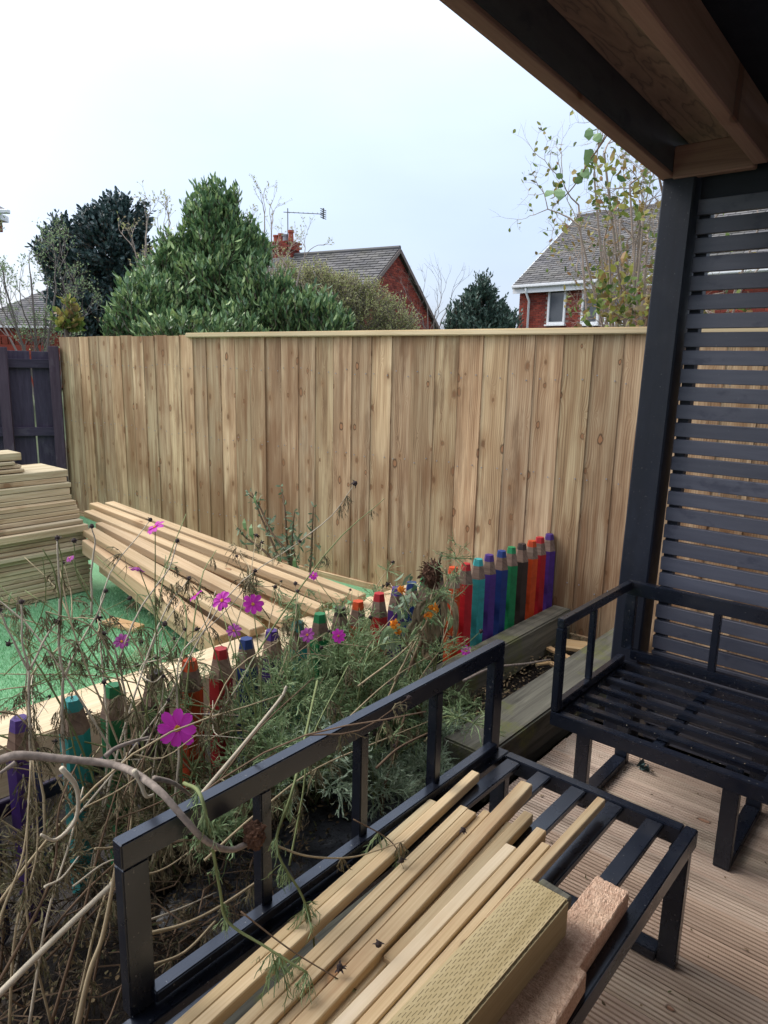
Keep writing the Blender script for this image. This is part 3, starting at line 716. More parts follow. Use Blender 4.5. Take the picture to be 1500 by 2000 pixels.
# --- distant house (hipped roof) on the left and the house corner at the picture's left edge
def boxhouse(label, px0, px1, pyr, pye, dep, wallmat, ev_=.3):
    p0, p1 = ondep(px0, pye, dep), ondep(px1, pye, dep); ez = (p0.z + p1.z) / 2; rz_ = ondep((px0 + px1) / 2, pyr, dep + 3).z
    c = (p0 + p1) / 2; c.z = 0; w = (p1 - p0).length; h = empty('brick_house', c, 0, label, 'house'); rt, fw_ = Vector(RT), Vector(FW); D = 6.
    def q(a, d, z): return rt * a + fw_ * d + Vector((0, 0, z))
    b = MB()
    for P in ([q(-w / 2, 0, 0), q(w / 2, 0, 0), q(w / 2, 0, ez), q(-w / 2, 0, ez)], [q(-w / 2, D, 0), q(w / 2, D, 0), q(w / 2, D, ez), q(-w / 2, D, ez)], [q(-w / 2, 0, 0), q(-w / 2, D, 0), q(-w / 2, D, ez), q(-w / 2, 0, ez)], [q(w / 2, 0, 0), q(w / 2, D, 0), q(w / 2, D, ez), q(w / 2, 0, ez)]): polywall(b, P)
    b.build('wall', wallmat, h)
    a, bb_, c_, d_ = q(-w / 2 - ev_, -ev_, ez), q(w / 2 + ev_, -ev_, ez), q(w / 2 + ev_, D + ev_, ez), q(-w / 2 - ev_, D + ev_, ez); hip = min(w / 2 - .3, 3.); r0, r1 = q(-w / 2 + hip, D / 2, rz_), q(w / 2 - hip, D / 2, rz_)
    b = MB(); b.quad(a, bb_, r1, r0); b.quad(c_, d_, r0, r1); b.tri(bb_, c_, r1); b.tri(d_, a, r0); b.quad(a, bb_, c_, d_); b.build('roof', M['slate'], h)
    b = MB(); tiles(b, a, bb_, r1, r0, 20, .04, .5); b.build('roof_tiles', M['slate'], h, kind='stuff')
    bar('gutter', Vector(h.location) + a, Vector(h.location) + bb_, .1, .1, M['upvc'], h)
    return h
boxhouse('distant low house with brown hipped roof behind the bare bush at far left', -60, 235, 562, 640, 38., M['brick'])
c0 = ondep(6, 450, 20.); c0z = c0.z; lh = empty('brick_house', Vector((c0.x, c0.y, 0)), 0, 'corner of a tall brick house with white gutter at the left picture edge', 'house')
ul = -Vector(RT); fw_ = Vector(FW) + ul * .62; Q0 = ul * .36
def lq(a, d, z): return Q0 + ul * a + fw_ * d + Vector((0, 0, z))
b = MB()
for P in ((lq(0, 0, 0), lq(6, 0, 0), lq(6, 0, c0z), lq(0, 0, c0z)), (lq(0, 0, 0), lq(0, 7, 0), lq(0, 7, c0z), lq(0, 0, c0z)), (lq(6, 0, 0), lq(6, 7, 0), lq(6, 7, c0z), lq(6, 0, c0z)), (lq(0, 7, 0), lq(6, 7, 0), lq(6, 7, c0z), lq(0, 7, c0z))): polywall(b, P)
b.build('wall', M['brick'], lh)
LB = Vector(lh.location)
bar('gutter', LB + lq(-.54, -.3, c0z + .42), LB + lq(6, -.3, c0z + .42), .12, .11, M['upvc'], lh, bev=.02)
bar('soffit', LB + lq(-.40, -.1, c0z + .30), LB + lq(6, -.1, c0z + .30), .5, .16, M['upvc'], lh, bev=.01)
bar('corbel', LB + lq(-.30, -.1, c0z + .10), LB + lq(2, -.1, c0z + .10), .2, .3, M['brick'], lh, bev=.01)
b = MB(); b.quad(lq(-.44, -.3, c0z + .48), lq(6, -.3, c0z + .48), lq(6, 3.4, c0z + 3.2), lq(3.2, 3.4, c0z + 3.2)); b.tri(lq(-.44, -.3, c0z + .48), lq(3.2, 3.4, c0z + 3.2), lq(-.1, 7, c0z + .48)); b.build('roof', M['slate'], lh)

# ================================================================== TREES AND SHRUBS BEHIND THE FENCE
def crown_frame(px, py, dep): return ondep(px, py, dep)
def trunk_to(b, base, tip, r0, r1, wob=.1, n=6, sides=7):
    pts = [Vector(base).lerp(Vector(tip), i / n) + Vector((U(-wob, wob), U(-wob, wob), 0)) * (0 < i < n) for i in range(n + 1)]
    b.tube(pts, [r0 + (r1 - r0) * i / n for i in range(n + 1)], sides); return pts
def lobe_tree(label, name, lobes, dep, mat, shoot, leaf, nshoot, cat, barkmat='bark', upness=1.2, gaps=.0, leaves=9, group=None, wr=.3, zmin=1.2, trunk=True):
    """lobes: (px, py, rx_px, ry_px, depth offset). leafy shoots fill each lobe's shell and volume"""
    k = dep / F
    L = []
    for px, py, rx, ry, do in lobes:
        c = ondep(px, py, dep + do); c.z -= shoot * .22; L.append((c, rx * k * .86, ry * k * .84))
    base = Vector(L[0][0]); base.z = -.1
    t = empty(name, base, 0, label, cat, group)
    tb = MB(); lb = MB(); rt, fw = Vector(RT), Vector(FW)
    for c, rx, ry in L:
        if trunk: trunk_to(tb, (0, 0, 0), c - base - Vector((0, 0, ry * .2)), .07, .02, .12)
    tot = sum(rx * ry for _, rx, ry in L)
    for c, rx, ry in L:
        n = int(nshoot * rx * ry / tot)
        m = 7
        for i in range(n // m + 1):
            d = rdir(); rad = U(.35, 1.0) ** .5 * (1.0 if random.random() < .8 else U(.95, 1.12))
            cc_ = c + rt * d.x * rx * rad + fw * d.y * rx * .8 * rad + Vector((0, 0, d.z * ry * rad))
            if cc_.z < zmin: continue
            outw = (rt * d.x + fw * d.y * .8) * .55 + Vector((0, 0, d.z * .3)); cdir = (outw + Vector((0, 0, upness)) + rdir() * .3).normalized(); cs = U(.7, 1.25)
            for q_ in range(m):
                sdir = (cdir + rdir() * .38).normalized(); p = cc_ + rdir() * shoot * .38
                SL = shoot * U(.6, 1.1) * cs; q0 = p - sdir * SL * .5 - base
                tb.tube([q0, q0 + sdir * SL], [.006, .002], 3, False)
                for j in range(leaves):
                    tt = (j + U(0, 1)) / leaves; pos = q0 + sdir * SL * tt; side = rdir(); side = (side - sdir * side.dot(sdir)).normalized()
                    ld = (sdir * U(.7, 1.3) + side * U(.4, .9)).normalized(); lb.leaf(pos, ld, sdir * -1 + side, leaf * U(.7, 1.2), leaf * wr * U(.8, 1.2), .12)
    tb.build('trunk', M[barkmat], t); lb.build('crown', M[mat], t, kind=None)
    return t
# big bay tree
lobe_tree('big bright green bay tree with a tall pointed top above the fence', 'bay_tree',
          [(415, 575, 105, 110, 0), (425, 500, 74, 95, 0), (418, 440, 40, 66, 0), (300, 600, 78, 66, -.4), (335, 550, 52, 60, 0), (500, 590, 62, 80, -.3), (575, 612, 60, 54, -.3), (640, 634, 48, 42, -.4), (265, 628, 54, 46, -.3), (400, 645, 130, 46, -.8), (478, 500, 30, 66, .1), (387, 415, 11, 44, 0), (420, 400, 11, 48, 0), (450, 415, 11, 46, 0), (365, 480, 16, 50, 0), (330, 500, 12, 40, 0), (500, 500, 12, 44, 0), (290, 560, 12, 40, -.3)],
          8.5, 'laurel', .26, .098, 4700, 'tree', leaves=9, wr=.30, upness=1.7)
# dark holly
lobe_tree('dark blue green holly tree left of the bright bay tree', 'holly_tree',
          [(215, 480, 72, 85, 0), (120, 500, 42, 55, 0), (250, 560, 60, 90, 0), (160, 570, 66, 80, 0), (215, 425, 26, 42, 0), (245, 430, 34, 46, 0), (118, 465, 20, 40, 0), (190, 620, 90, 50, 0), (185, 420, 10, 22, 0)],
          12., 'holly', .30, .085, 3600, 'tree', leaves=10, wr=.5, upness=.5)
# small distant evergreen
lobe_tree('small dark evergreen alone between the two brick houses', 'evergreen_tree',
          [(940, 600, 40, 40, 0), (938, 570, 22, 30, 0), (895, 620, 26, 28, 0), (985, 622, 30, 26, 0), (940, 640, 72, 24, 0)],
          16., 'conifer', .32, .10, 1300, 'tree', leaves=9, wr=.4, upness=.9)
def twigbush(name, label, base, pts, mats, leafm, nstem=26, r0=.018, lvl=4, spread=.5, leafn=2, leaf=.05, cat='shrub', seglen=None, group=None, lprob=1.):
    """bare branching shrub; pts = list of target crown points reached from the base; returns thing"""
    base = Vector(base); t = empty(name, base, 0, label, cat, group); tb = MB(); lb = MB()
    def grow(p, d, L, r, k):
        n = 3; q = [p]; dd = d.copy()
        for i in range(n):
            dd = (dd + rdir() * .28 + Vector((0, 0, .06))).normalized(); q.append(q[-1] + dd * L / n)
        tb.tube(q, [r, r * .85, r * .72, r * .6], 4 if k > 1 else 3, False)
        if leafn and k <= 2 and random.random() < lprob:
            for i in range(leafn):
                pp = q[random.randrange(1, 4)]; lb.leaf(pp, (rdir() + Vector((0, 0, .7))), rdir(), leaf * U(.6, 1.3), leaf * U(.35, .6), .15)
        if k > 0:
            for i in range(random.choice((2, 2, 3))):
                nd = (dd + rdir() * spread).normalized(); grow(q[random.choice((2, 3, 3))], nd, L * U(.6, .85), r * .6, k - 1)
    for p in pts:
        tgt = Vector(p) - base; mid = tgt * .35 + rdir() * .1; mid.z = tgt.z * .5
        q = curve_pts([Vector((U(-.12, .12), U(-.12, .12), 0)), mid, tgt], 4); tb.tube(q, [r0 - (r0 * .5) * i / (len(q) - 1) for i in range(len(q))], 5, False)
        d = (q[-1] - q[-2]).normalized()
        for i in range(3): grow(q[-1 - 2 * i], (d + rdir() * spread).normalized(), (seglen or tgt.length * .16), r0 * .45, lvl)
    tb.build('branches', M[mats], t)
    if leafn: lb.build('leaves', M[leafm], t, kind='stuff')
    return t
# hazy twiggy shrubs beyond the fence
twigbush('bare_shrub', 'bare greyish twiggy shrub at far left above the brick wall', ondep(90, 700, 9.) * 1 + Vector((0, 0, -1.2)), [ondep(x, y, 9. + U(-.6, .6)) for x, y in ((10, 560), (60, 540), (110, 560), (150, 560), (20, 610), (90, 600), (130, 610), (-20, 590), (55, 630))], 'greytwig', 'fern', lvl=5, leafn=1, leaf=.03, seglen=.28, r0=.02)
b_ = ondep(700, 700, 15.); b_.z = 0
lobe_tree('hazy yellow green hedge plant of fine twigs in front of the low house roof', 'hedge_shrub', [(650, 590, 80, 62, 0), (620, 545, 50, 36, 0), (710, 600, 76, 60, 0), (770, 625, 52, 44, 0), (560, 540, 32, 34, 0), (700, 560, 40, 26, 0)], 15., 'hedge', .3, .045, 3600, 'shrub', 'greytwig', leaves=7, wr=.5, upness=.4, trunk=True)
b_ = ondep(545, 700, 13.); b_.z = 0
twigbush('bare_tree', 'bare pale twigged tree showing right of the bay tree top', b_, [ondep(x, y, 13. + U(-.4, .4)) for x, y in ((500, 500), (530, 480), (560, 520), (515, 460), (545, 540), (585, 530))], 'twig', 'hedge', lvl=4, leafn=1, leaf=.04, seglen=.35, r0=.03, cat='tree')
b_ = ondep(275, 700, 11.); b_.z = 0
twigbush('bare_tree', 'bare pale twigged tree squeezed between holly and bay trees', b_, [ondep(x, y, 11. + U(-.4, .4)) for x, y in ((285, 480), (310, 500), (270, 520), (300, 540), (320, 470))], 'twig', 'hedge', lvl=4, leafn=1, leaf=.04, seglen=.3, r0=.03, cat='tree')
b_ = ondep(840, 720, 22.); b_.z = 0
twigbush('bare_tree', 'thin leafless sapling beside the brick gable of the low house', b_, [ondep(x, y, 22.) for x, y in ((835, 600), (850, 610), (862, 625), (825, 620))], 'greytwig', 'hedge', lvl=3, leafn=0, seglen=.7, r0=.03, cat='tree')
lobe_tree('young leafy climber topping the fence beside the brick wall', 'climbing_plant', [(130, 620, 16, 30, 0)], 7.9, 'roseleaf', .16, .09, 40, 'plant', leaves=4, wr=.6, upness=.3, zmin=1.0)
# shrub right by the fence at the pergola: long bare stems, greenish yellow autumn leaves
bs = onfence(1230, 900, 1.0); bs.z = -.1
P = [onfence(x, y, U(.5, 1.5)) for x, y in ((1130, 400), (1160, 340), (1200, 420), (1230, 360), (1210, 480), (1250, 450), (1190, 540), (1240, 540), (1200, 600), (1250, 610), (1260, 400), (1330, 450), (1400, 420), (1480, 450), (1350, 560), (1450, 560), (1400, 350), (1180, 300), (1240, 480), (1220, 560), (1170, 450), (1200, 450), (1225, 470), (1190, 500), (1260, 510), (1230, 520), (1210, 440), (1130, 440), (1265, 470), (1180, 470))]
sh = twigbush('garden_shrub', 'tangled shrub of pale arching stems with yellowing leaves by the black post', bs, P, 'twig', 'roseleaf', lvl=4, leafn=1, leaf=.042, seglen=.24, r0=.013, spread=.95, lprob=.42)
def leafclump(parent, base, spots, mat, leaf, n, rpx=18, wr=.5):
    lb = MB()
    for (p, k) in spots:
        for i in range(int(n * k)):
            d = rdir(); q = Vector(p) + d * U(.01, .09) - Vector(base); lb.leaf(q, (rdir() + Vector((0, 0, .5))), rdir(), leaf * U(.6, 1.25), leaf * wr * U(.7, 1.2), .18)
    return lb.build('leaves', M[mat], parent, kind='stuff')
leafclump(sh, bs, [(onfence(x, y, U(.3, .8)), k) for x, y, k in ((1180, 560, 2), (1195, 580, 2), (1215, 610, 2), (1240, 590, 2), (1170, 600, 1), (1250, 560, 1.5), (1145, 350, 1), (1165, 330, 1), (1190, 320, 1), (1210, 350, 1), (1235, 380, 1.5), (1160, 390, 1), (1185, 400, 1), (1265, 340, 1), (1245, 615, 2), (1205, 560, 1), (1140, 330, .7), (1090, 370, .6), (1100, 445, .5), (1330, 600, 2), (1380, 610, 2), (1450, 600, 2), (1420, 480, 1), (1480, 380, 1), (1175, 580, 2), (1225, 590, 2), (1255, 630, 2), (1190, 620, 2), (1165, 540, 1), (1235, 540, 1.5), (1265, 590, 2), (1210, 520, 1), (1255, 420, 1.2), (1215, 400, 1), (1150, 620, 1))], 'roseleaf', .062, 9)
# thin arching bramble cane with a few toothed leaves, in front of the sky
bc = empty('bramble', onfence(1215, 640, .25), 0, 'single dark bramble cane with green leaves arching against the sky', 'plant'); bo = Vector(bc.location)
cane = curve_pts([onfence(1260, 640, .3) - bo, onfence(1300, 420, .4) - bo, onfence(1235, 225, .3) - bo, onfence(1165, 295, .2) - bo, onfence(1120, 365, .2) - bo, onfence(1078, 405, .2) - bo], 6)
b = MB(); b.tube(cane, [.008 - .006 * i / len(cane) for i in range(len(cane))], 5); b.build('cane', M['stembrown'], bc)
for x, y, s_ in ((1142, 292, .085), (1150, 275, .07), (1160, 262, .07), (1153, 318, .06), (1135, 330, .075), (1092, 368, .09), (1080, 372, .07), (1100, 347, .05), (1140, 345, .06)):
    b = MB(); p = onfence(x, y, .2) - bo; b.leaf(p, rdir() + Vector((-.3, 0, -.4)), Vector(FW) * -1 + rdir() * .6, s_, s_ * .75, .15); b.build('leaf', M['laurel'], bc)

# ================================================================== PERGOLA
pg = empty('pergola', (-1.0, 2.8, 0), 0, 'dark timber pergola roof and black corner post over the deck', 'pergola')
PL = (-1.05, 2.78)
bar('post', (-1.026, 2.84, -.05), (-.988, 2.84, 2.262), .118, .118, M['black'], pg, up=(0, 1, 0), bev=.006)
bar('post', (3.0, 2.84, -.05), (3.0, 2.84, 2.25), .118, .118, M['black'], pg, up=(0, 1, 0), bev=.006)
RS = .068      # the roof rises towards the front
bar('beam', (-1.0325, -1.6, 2.345 + RS * 4.4), (-1.0325, 2.93, 2.345 - RS * .13), .045, .18, M['slat'], pg, bev=.004)
bar('beam_trim', (-1.032, -1.6, 2.247 + RS * 4.4), (-1.032, 2.93, 2.247 - RS * .13), .05, .016, M['joist'], pg, bev=.003)
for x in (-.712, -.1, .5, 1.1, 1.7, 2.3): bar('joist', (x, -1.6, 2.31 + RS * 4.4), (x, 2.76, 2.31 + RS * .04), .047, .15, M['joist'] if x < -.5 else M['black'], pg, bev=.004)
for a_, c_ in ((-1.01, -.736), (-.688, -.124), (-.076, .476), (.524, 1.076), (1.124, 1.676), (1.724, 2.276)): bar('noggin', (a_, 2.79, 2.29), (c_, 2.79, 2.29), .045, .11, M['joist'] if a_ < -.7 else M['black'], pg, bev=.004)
x = -1.008
k = 0
while x < 3.0:
    w_ = .294 if k == 0 else .6
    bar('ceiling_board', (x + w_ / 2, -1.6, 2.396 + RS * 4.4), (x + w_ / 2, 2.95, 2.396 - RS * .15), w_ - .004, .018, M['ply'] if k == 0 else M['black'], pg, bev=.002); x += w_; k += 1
bar('roof_felt', (1.0, -1.62, 2.432 + RS * 4.42), (1.0, 2.97, 2.432 - RS * .17), 4.1, .03, M['black'], pg)
bar('head_rail', (-.926, 2.86, 2.225), (2.94, 2.86, 2.225), .045, .13, M['black'], pg)
# slatted screen
tr = empty('trellis_screen', (-.9, 2.84, 0), 0, 'black slatted screen of horizontal boards beside the corner post', 'screen')
z = 2.138; k = 0
while z > .04:
    bar('slat', (-.925, 2.835 + U(-.002, .002), z + U(-.002, .002)), (2.94, 2.835, z + U(-.003, .003)), .023, .0535, M['slat'], tr, bev=.002); z -= .0672; k += 1
for x in (-.905, .42, 1.7): bar('upright', (x, 2.870, .0), (x, 2.870, 2.17), .04, .045, M['black'], tr, up=(0, 1, 0))
bx = bar('cover_batten', (-.455, 2.815, .98), (-.44, 2.815, 1.62), .020, .09, M['slat'], tr, up=(1, 0, 0))
pb = tag(empty('wall_planter', (-.36, 2.72, 1.12)), 'small black pitched box hung on the slatted screen at the right edge', 'planter')
b = MB(); b.v = [(-.12, -.08, 0), (.12, -.08, 0), (.12, .08, 0), (-.12, .08, 0), (0, -.08, .12), (0, .08, .12)]; b.f = [(0, 1, 4), (3, 5, 2), (0, 4, 5, 3), (1, 2, 5, 4), (0, 3, 2, 1)]; b.build('roof', M['black'], pb)
b = MB(); b.box((0, 0, -.07), (.18, .12, .13)); b.build('box', M['slat'], pb)

# ================================================================== BLACK METAL BENCHES
def rail(name, a, b, w, t, parent, up=(0, 0, 1)): return bar(name, a, b, w, t, M['metal'], parent, up=up, bev=.0025, seg=2)
# bench A in the foreground
X0, X1, Y0, Y1, SZ = -1.01, -.413, -.12, 1.765, .40
sa = empty('metal_bench', ((X0 + X1) / 2, .9, 0), 0, 'long black metal bench frame loaded with timber battens in the foreground', 'bench')
rail('frame', (X0 + .02, Y0, SZ - .025), (X0 + .02, Y1, SZ - .025), .04, .05, sa); rail('frame', (X1 - .016, Y0, SZ - .026), (X1 - .016, Y1, SZ - .026), .032, .05, sa)
rail('frame', (X0 + .042, Y1 - .016, SZ - .0255), (X1 - .034, Y1 - .016, SZ - .0255), .032, .05, sa); rail('frame', (X0 + .042, .50, SZ - .0255), (X1 - .034, .50, SZ - .0255), .032, .05, sa)
for x in (-.935, -.833, -.727, -.620, -.512): rail('slat', (x, Y0, SZ - .012), (x, Y1 - .034, SZ - .012), .044, .018, sa)
BZ = .75
rail('back_rail', (-1.018, .520, BZ - .025), (-1.018, 1.760, BZ - .025), .03, .05, sa)
rail('back_rail', (-1.0, .56, .425), (-1.0, 1.72, .425), .03, .024, sa)
for i, y in enumerate((.545, .835, 1.135, 1.434, 1.735)):
    w_ = .05 if i in (0, 4) else .028
    rail('back_upright', (-1.018, y, .40), (-1.018, y, BZ - .0505), .03, w_, sa, up=(0, 1, 0))
for y in (.52, 1.735):
    for x in (X0 + .03, X1 - .03): rail('leg', (x, y, .0), (x, y, SZ - .052), .03, .05, sa, up=(0, 1, 0) if 0 else (1, 0, 0))
    rail('foot_bar', (X0 + .056, y, .018), (X1 - .056, y, .018), .05, .03, sa)
# bench B in the corner
BX0, BX1, BY0, BY1 = -1.002, -.312, 2.09, 2.70
def bench(x0, x1, label, arm, parent_loc):
    t = empty('metal_bench', parent_loc, 0, label, 'bench')
    rail('frame', (x0, BY0 + .016, SZ - .027), (x1, BY0 + .016, SZ - .027), .032, .05, t); rail('frame', (x0, BY1 - .016, SZ - .027), (x1, BY1 - .016, SZ - .027), .032, .05, t)
    rail('frame', (x0 + .016, BY0 + .034, SZ - .0275), (x0 + .016, BY1 - .034, SZ - .0275), .032, .05, t); rail('frame', (x1 - .016, BY0 + .034, SZ - .0275), (x1 - .016, BY1 - .034, SZ - .0275), .032, .05, t)
    for i in range(5): y = BY0 + .115 + i * .095; rail('slat', (x0 + .034, y, SZ - .012), (x1 - .034, y, SZ - .012), .032, .02, t)
    xm = (x0 + x1) / 2; rail('cross_bar', (xm, BY0 + .034, SZ - .036), (xm, BY1 - .034, SZ - .036), .035, .022, t)
    rail('back_rail', (x0, BY1 + .0, .705), (x1 + .0, BY1 + .0, .705), .028, .055, t); rail('back_rail', (x0 + .04, BY1, .432), (x1, BY1, .432), .028, .04, t)
    for x, w_ in ((x0 + .02, .042), (xm, .026), (x1 - .015, .026)): rail('back_upright', (x, BY1 + .001, .45), (x, BY1 + .001, .677), .026, w_, t, up=(1, 0, 0))
    if arm:
        rail('arm_rail', (x0 + .012, BY0 + .005, .717), (x0 + .012, BY1 - .017, .717), .026, .032, t); rail('arm_rail', (x0 + .013, BY0 + .03, .416), (x0 + .013, BY1 - .03, .416), .026, .03, t)
        rail('arm_upright', (x0 + .012, BY0 + .018, .40), (x0 + .012, BY0 + .018, .700), .026, .034, t, up=(0, 1, 0)); rail('arm_upright', (x0 + .012, 2.36, .432), (x0 + .012, 2.36, .700), .022, .022, t, up=(0, 1, 0))
    for x in (x0 + .07, x1 - .13):
        for y in (2.235, 2.62): rail('leg', (x, y, 0), (x, y, SZ - .053), .05, .03, t, up=(0, 1, 0))
        rail('foot_bar', (x, 2.25, .016), (x, 2.60, .016), .05, .03, t)
    return t
bench(BX0, BX1, 'empty black metal corner bench with slatted seat and low arm by the post', True, (-.65, 2.4, 0))
bench(-.306, .36, 'black metal bench frame cut off by the right edge of the picture', False, (.03, 2.4, 0))

# ================================================================== TIMBER ON THE BENCH
GB = 'loose battens laid along the black bench'
def batten(x, yf, w, h, z, dx, label, mat='batten', nm='timber_batten', yn=-.15):
    """x: centre at y = 1.4; dx: sideways drift per metre towards the near end"""
    X = lambda y: x + dx * (1.4 - y)
    return tag(bar(nm, (X(yn), yn, z + h / 2), (X(yf), yf, z + h / 2), w, h, M[mat], bev=.0022, roll=U(-.04, .04)), label, 'batten', GB)
z0 = SZ + .002
batten(-.973, 1.375, .025, .024, z0, .075, 'reddish brown batten tight against the bench back rail, outermost')
batten(-.947, 1.560, .026, .028, z0, .078, 'batten second from the bench back rail, reaching furthest towards the far bench leg')
batten(-.892, 1.405, .024, .027, z0, .083, 'narrow yellow batten with black bench slat showing on its left side')
batten(-.866, 1.400, .026, .029, z0, .085, 'narrow yellow batten just inside the one beside the bare bench slat')
batten(-.842, 1.44, .020, .018, z0, .083, 'low reddish batten sunk between two taller yellow battens')
batten(-.803, 1.600, .034, .036, z0, .082, 'tallest square batten of the bench load, reaching past its neighbours')
batten(-.774, 1.44, .018, .016, z0, .070, 'thin dark batten lying in the shade of the tallest batten')
batten(-.750, 1.495, .026, .028, z0, .045, 'short ended yellow batten behind the pale whitish batten', yn=.9)
batten(-.722, 1.350, .029, .030, z0, .035, 'pale whitish batten, the lightest in the bench load', mat='pale')
batten(-.692, 1.450, .026, .034, z0, .040, 'batten between the pale whitish batten and the incised beam')
batten(-.662, 1.415, .022, .028, z0, .030, 'short batten end peeping beside the incised beam top')
batten(-.632, 1.300, .032, .020, z0, .030, 'broad flat batten half under the incised beam')
batten(-.629, 1.660, .022, .022, z0 + .021, .01, 'single thin batten pointing away alone across the bare bench slats', yn=1.1)
beam = tag(bar('incised_beam', (-.5405, 1.175, .4755), (-.5425, -.15, .4755), .098, .100, M['incised'], bev=.005, seg=2), 'thick green tinted beam with rows of small incised cuts lying on the battens', 'beam')
slab = tag(bar('grey_block', (-.528, 1.195, .505), (-.530, 1.1765, .505), .070, .030, M['mossy'], bev=.003), 'small grey wood piece capping the far end of the incised beam', 'block')
# rough beam: torn fibrous top as real relief, stepped right edge
CZ = .444; ymax, ymin = onz(1196, 1726, CZ).y, -.05; ny, nxx = 330, 34
cp = [onz(1230, 1740, CZ), onz(1131, 1888, CZ), onz(1146, 1898, CZ), onz(1085, 2000, CZ)]; cp = [(p.y, p.x) for p in cp]; sl_ = (cp[3][1] - cp[2][1]) / (cp[3][0] - cp[2][0]); cp.append((-.2, cp[3][1] + sl_ * .35 * (-.2 - cp[3][0])))
cp.sort()
def xedge(y): return float(np.interp(y, [c_[0] for c_ in cp], [c_[1] for c_ in cp]))
xl = onz(1163, 1712, CZ).x; b = MB()
for j in range(ny + 1):
    y = ymax + (ymin - ymax) * j / ny; rg = .0012 * mn.noise(Vector((y * 60, 3, 1))) + .001 * mn.noise(Vector((y * 190, 3, 1))); xr = xedge(y) + rg
    for i in range(nxx + 1):
        x = xl + (xr - xl) * i / nxx; e_ = .0006 * (2 * mn.noise(Vector((x * 260, y * 110, 1))) + 1.6 * mn.noise(Vector((x * 520 + 40 * y, y * 230 + 60 * x, 7)))) + .0015 * mn.noise(Vector((x * 60, y * 40, 3)))
        b.v.append((x, y + (e_ * 1.2 if j in (0, ny) else 0), CZ + e_ - (.002 if i in (0, nxx) else 0)))
W_ = nxx + 1
for j in range(ny):
    for i in range(nxx): q = j * W_ + i; b.f.append((q, q + W_, q + W_ + 1, q + 1))
base_ = len(b.v)
for j in range(ny + 1): y = ymax + (ymin - ymax) * j / ny; b.v.append((xl, y, z0)); b.v.append((xedge(y) + .001, y, z0))
for j in range(ny):
    b.f.append((j * W_, base_ + 2 * j, base_ + 2 * j + 2, (j + 1) * W_)); b.f.append((j * W_ + nxx, (j + 1) * W_ + nxx, base_ + 2 * j + 3, base_ + 2 * j + 1))
    b.f.append((base_ + 2 * j, base_ + 2 * j + 1, base_ + 2 * j + 3, base_ + 2 * j + 2))
b.f.append(tuple(range(W_)) + (base_ + 1, base_)); b.f.append(tuple(range(ny * W_, ny * W_ + W_))[::-1] + (base_ + 2 * ny, base_ + 2 * ny + 1))
tag(b.build('rough_beam', M['sawn']), 'rough torn pinkish beam with a stepped notch in its edge, right of the incised beam', 'beam')

# ================================================================== PENCIL PICKETS
pencils = [(3.67, 'purple'), (3.559, 'red'), (3.447, 'orange'), (3.345, 'brown'), (3.237, 'green'), (3.132, 'blue'), (3.022, 'purple'), (2.913, 'teal'), (2.803, 'red'), (2.697, 'orange'),
           (2.577, 'brown'), (2.470, 'green'), (2.375, 'blue'), (2.268, 'purple'), (2.157, 'red'), (2.02, 'orange'), (1.920, 'brown'), (1.806, 'green'), (1.688, 'teal'), (1.57, 'purple'), (1.456, 'blue'),
           (1.34, 'red'), (1.221, 'orange'), (1.093, 'brown'), (.966, 'green'), (.843, 'teal'), (.699, 'purple'), (.58, 'blue')]
def hexmesh(z0_, z1_, r0, r1, mat, nm):
    b = MB()
    for z, r in ((z0_, r0), (z1_, r1)):
        for k in range(6): a = math.pi / 3 * k; b.v.append((r * math.cos(a), r * math.sin(a), z))
    for k in range(6): b.f.append((k, (k + 1) % 6, 6 + (k + 1) % 6, 6 + k))
    b.f.append((0, 5, 4, 3, 2, 1)); b.f.append((6, 7, 8, 9, 10, 11)); return b.mesh(nm, M[mat])
PM = {k: (hexmesh(0, .515, .041, .041, 'p_' + k, 'shaft'), hexmesh(.515, .580, .041, .028, 'pencilwood', 'sharpened_end'), hexmesh(.580, .612, .028, .0225, 'p_' + k, 'lead')) for k in PC}
near = {3.67: 'beside the tall fence, last of the row on the right', 3.559: 'second from the right end of the row', 3.447: 'third from the right end of the row', 3.345: 'fourth from the right end, between orange and green',
        3.237: 'fifth from the right end, right of a blue one', 3.132: 'sixth from the right end of the row', 3.022: 'seventh from the right, between teal and blue', 2.913: 'eighth from the right, between purple and red',
        2.803: 'ninth from the right, between teal and orange', 2.697: 'tenth from the right, beside the withered plant', 2.577: 'hidden behind the withered leaves', 2.470: 'right behind the withered broad leaves',
        2.375: 'with a blue tip above the orange marigolds', 2.268: 'mostly hidden behind marigold leaves', 2.157: 'with its red tip poking from green foliage', 2.02: 'with its orange tip at the end of the pale sleeper',
        1.920: 'right of a green tip before the beam pile end', 1.806: 'with flat green tip left of a dark one near the beam pile', 1.688: 'half hidden by feathery foliage, middle of the row', 1.57: 'buried in foliage left of the middle teal one',
        1.456: 'with bright blue tip left of the middle of the row', 1.34: 'leaning out of stems right of an orange one', 1.221: 'behind the big magenta flower', 1.093: 'between green and orange ones on the left part',
        .966: 'third from the left in view, beside a teal one', .843: 'second from the left in view', .699: 'leftmost one in view', .58: 'at the left edge under the cut branch'}
for y, c in pencils:
    p = tag(empty('pencil_picket', (-1.842 + U(-.003, .003), y, 0), 0), ('dark brown' if c == 'brown' else c) + ' pencil picket ' + near[y], 'picket', 'coloured pencil pickets in a row')
    p.rotation_euler = (U(-.008, .008), U(-.008, .008), R(10) + U(-.1, .1))
    for me in PM[c]: o = bpy.data.objects.new(me.name, me); link(o, p)
tag(bar('picket_rail', (-1.895, .5, .34), (-1.895, 3.72, .34), .018, .05, M['oldfence']), 'dark rail joining the backs of the pencil pickets', 'rail')

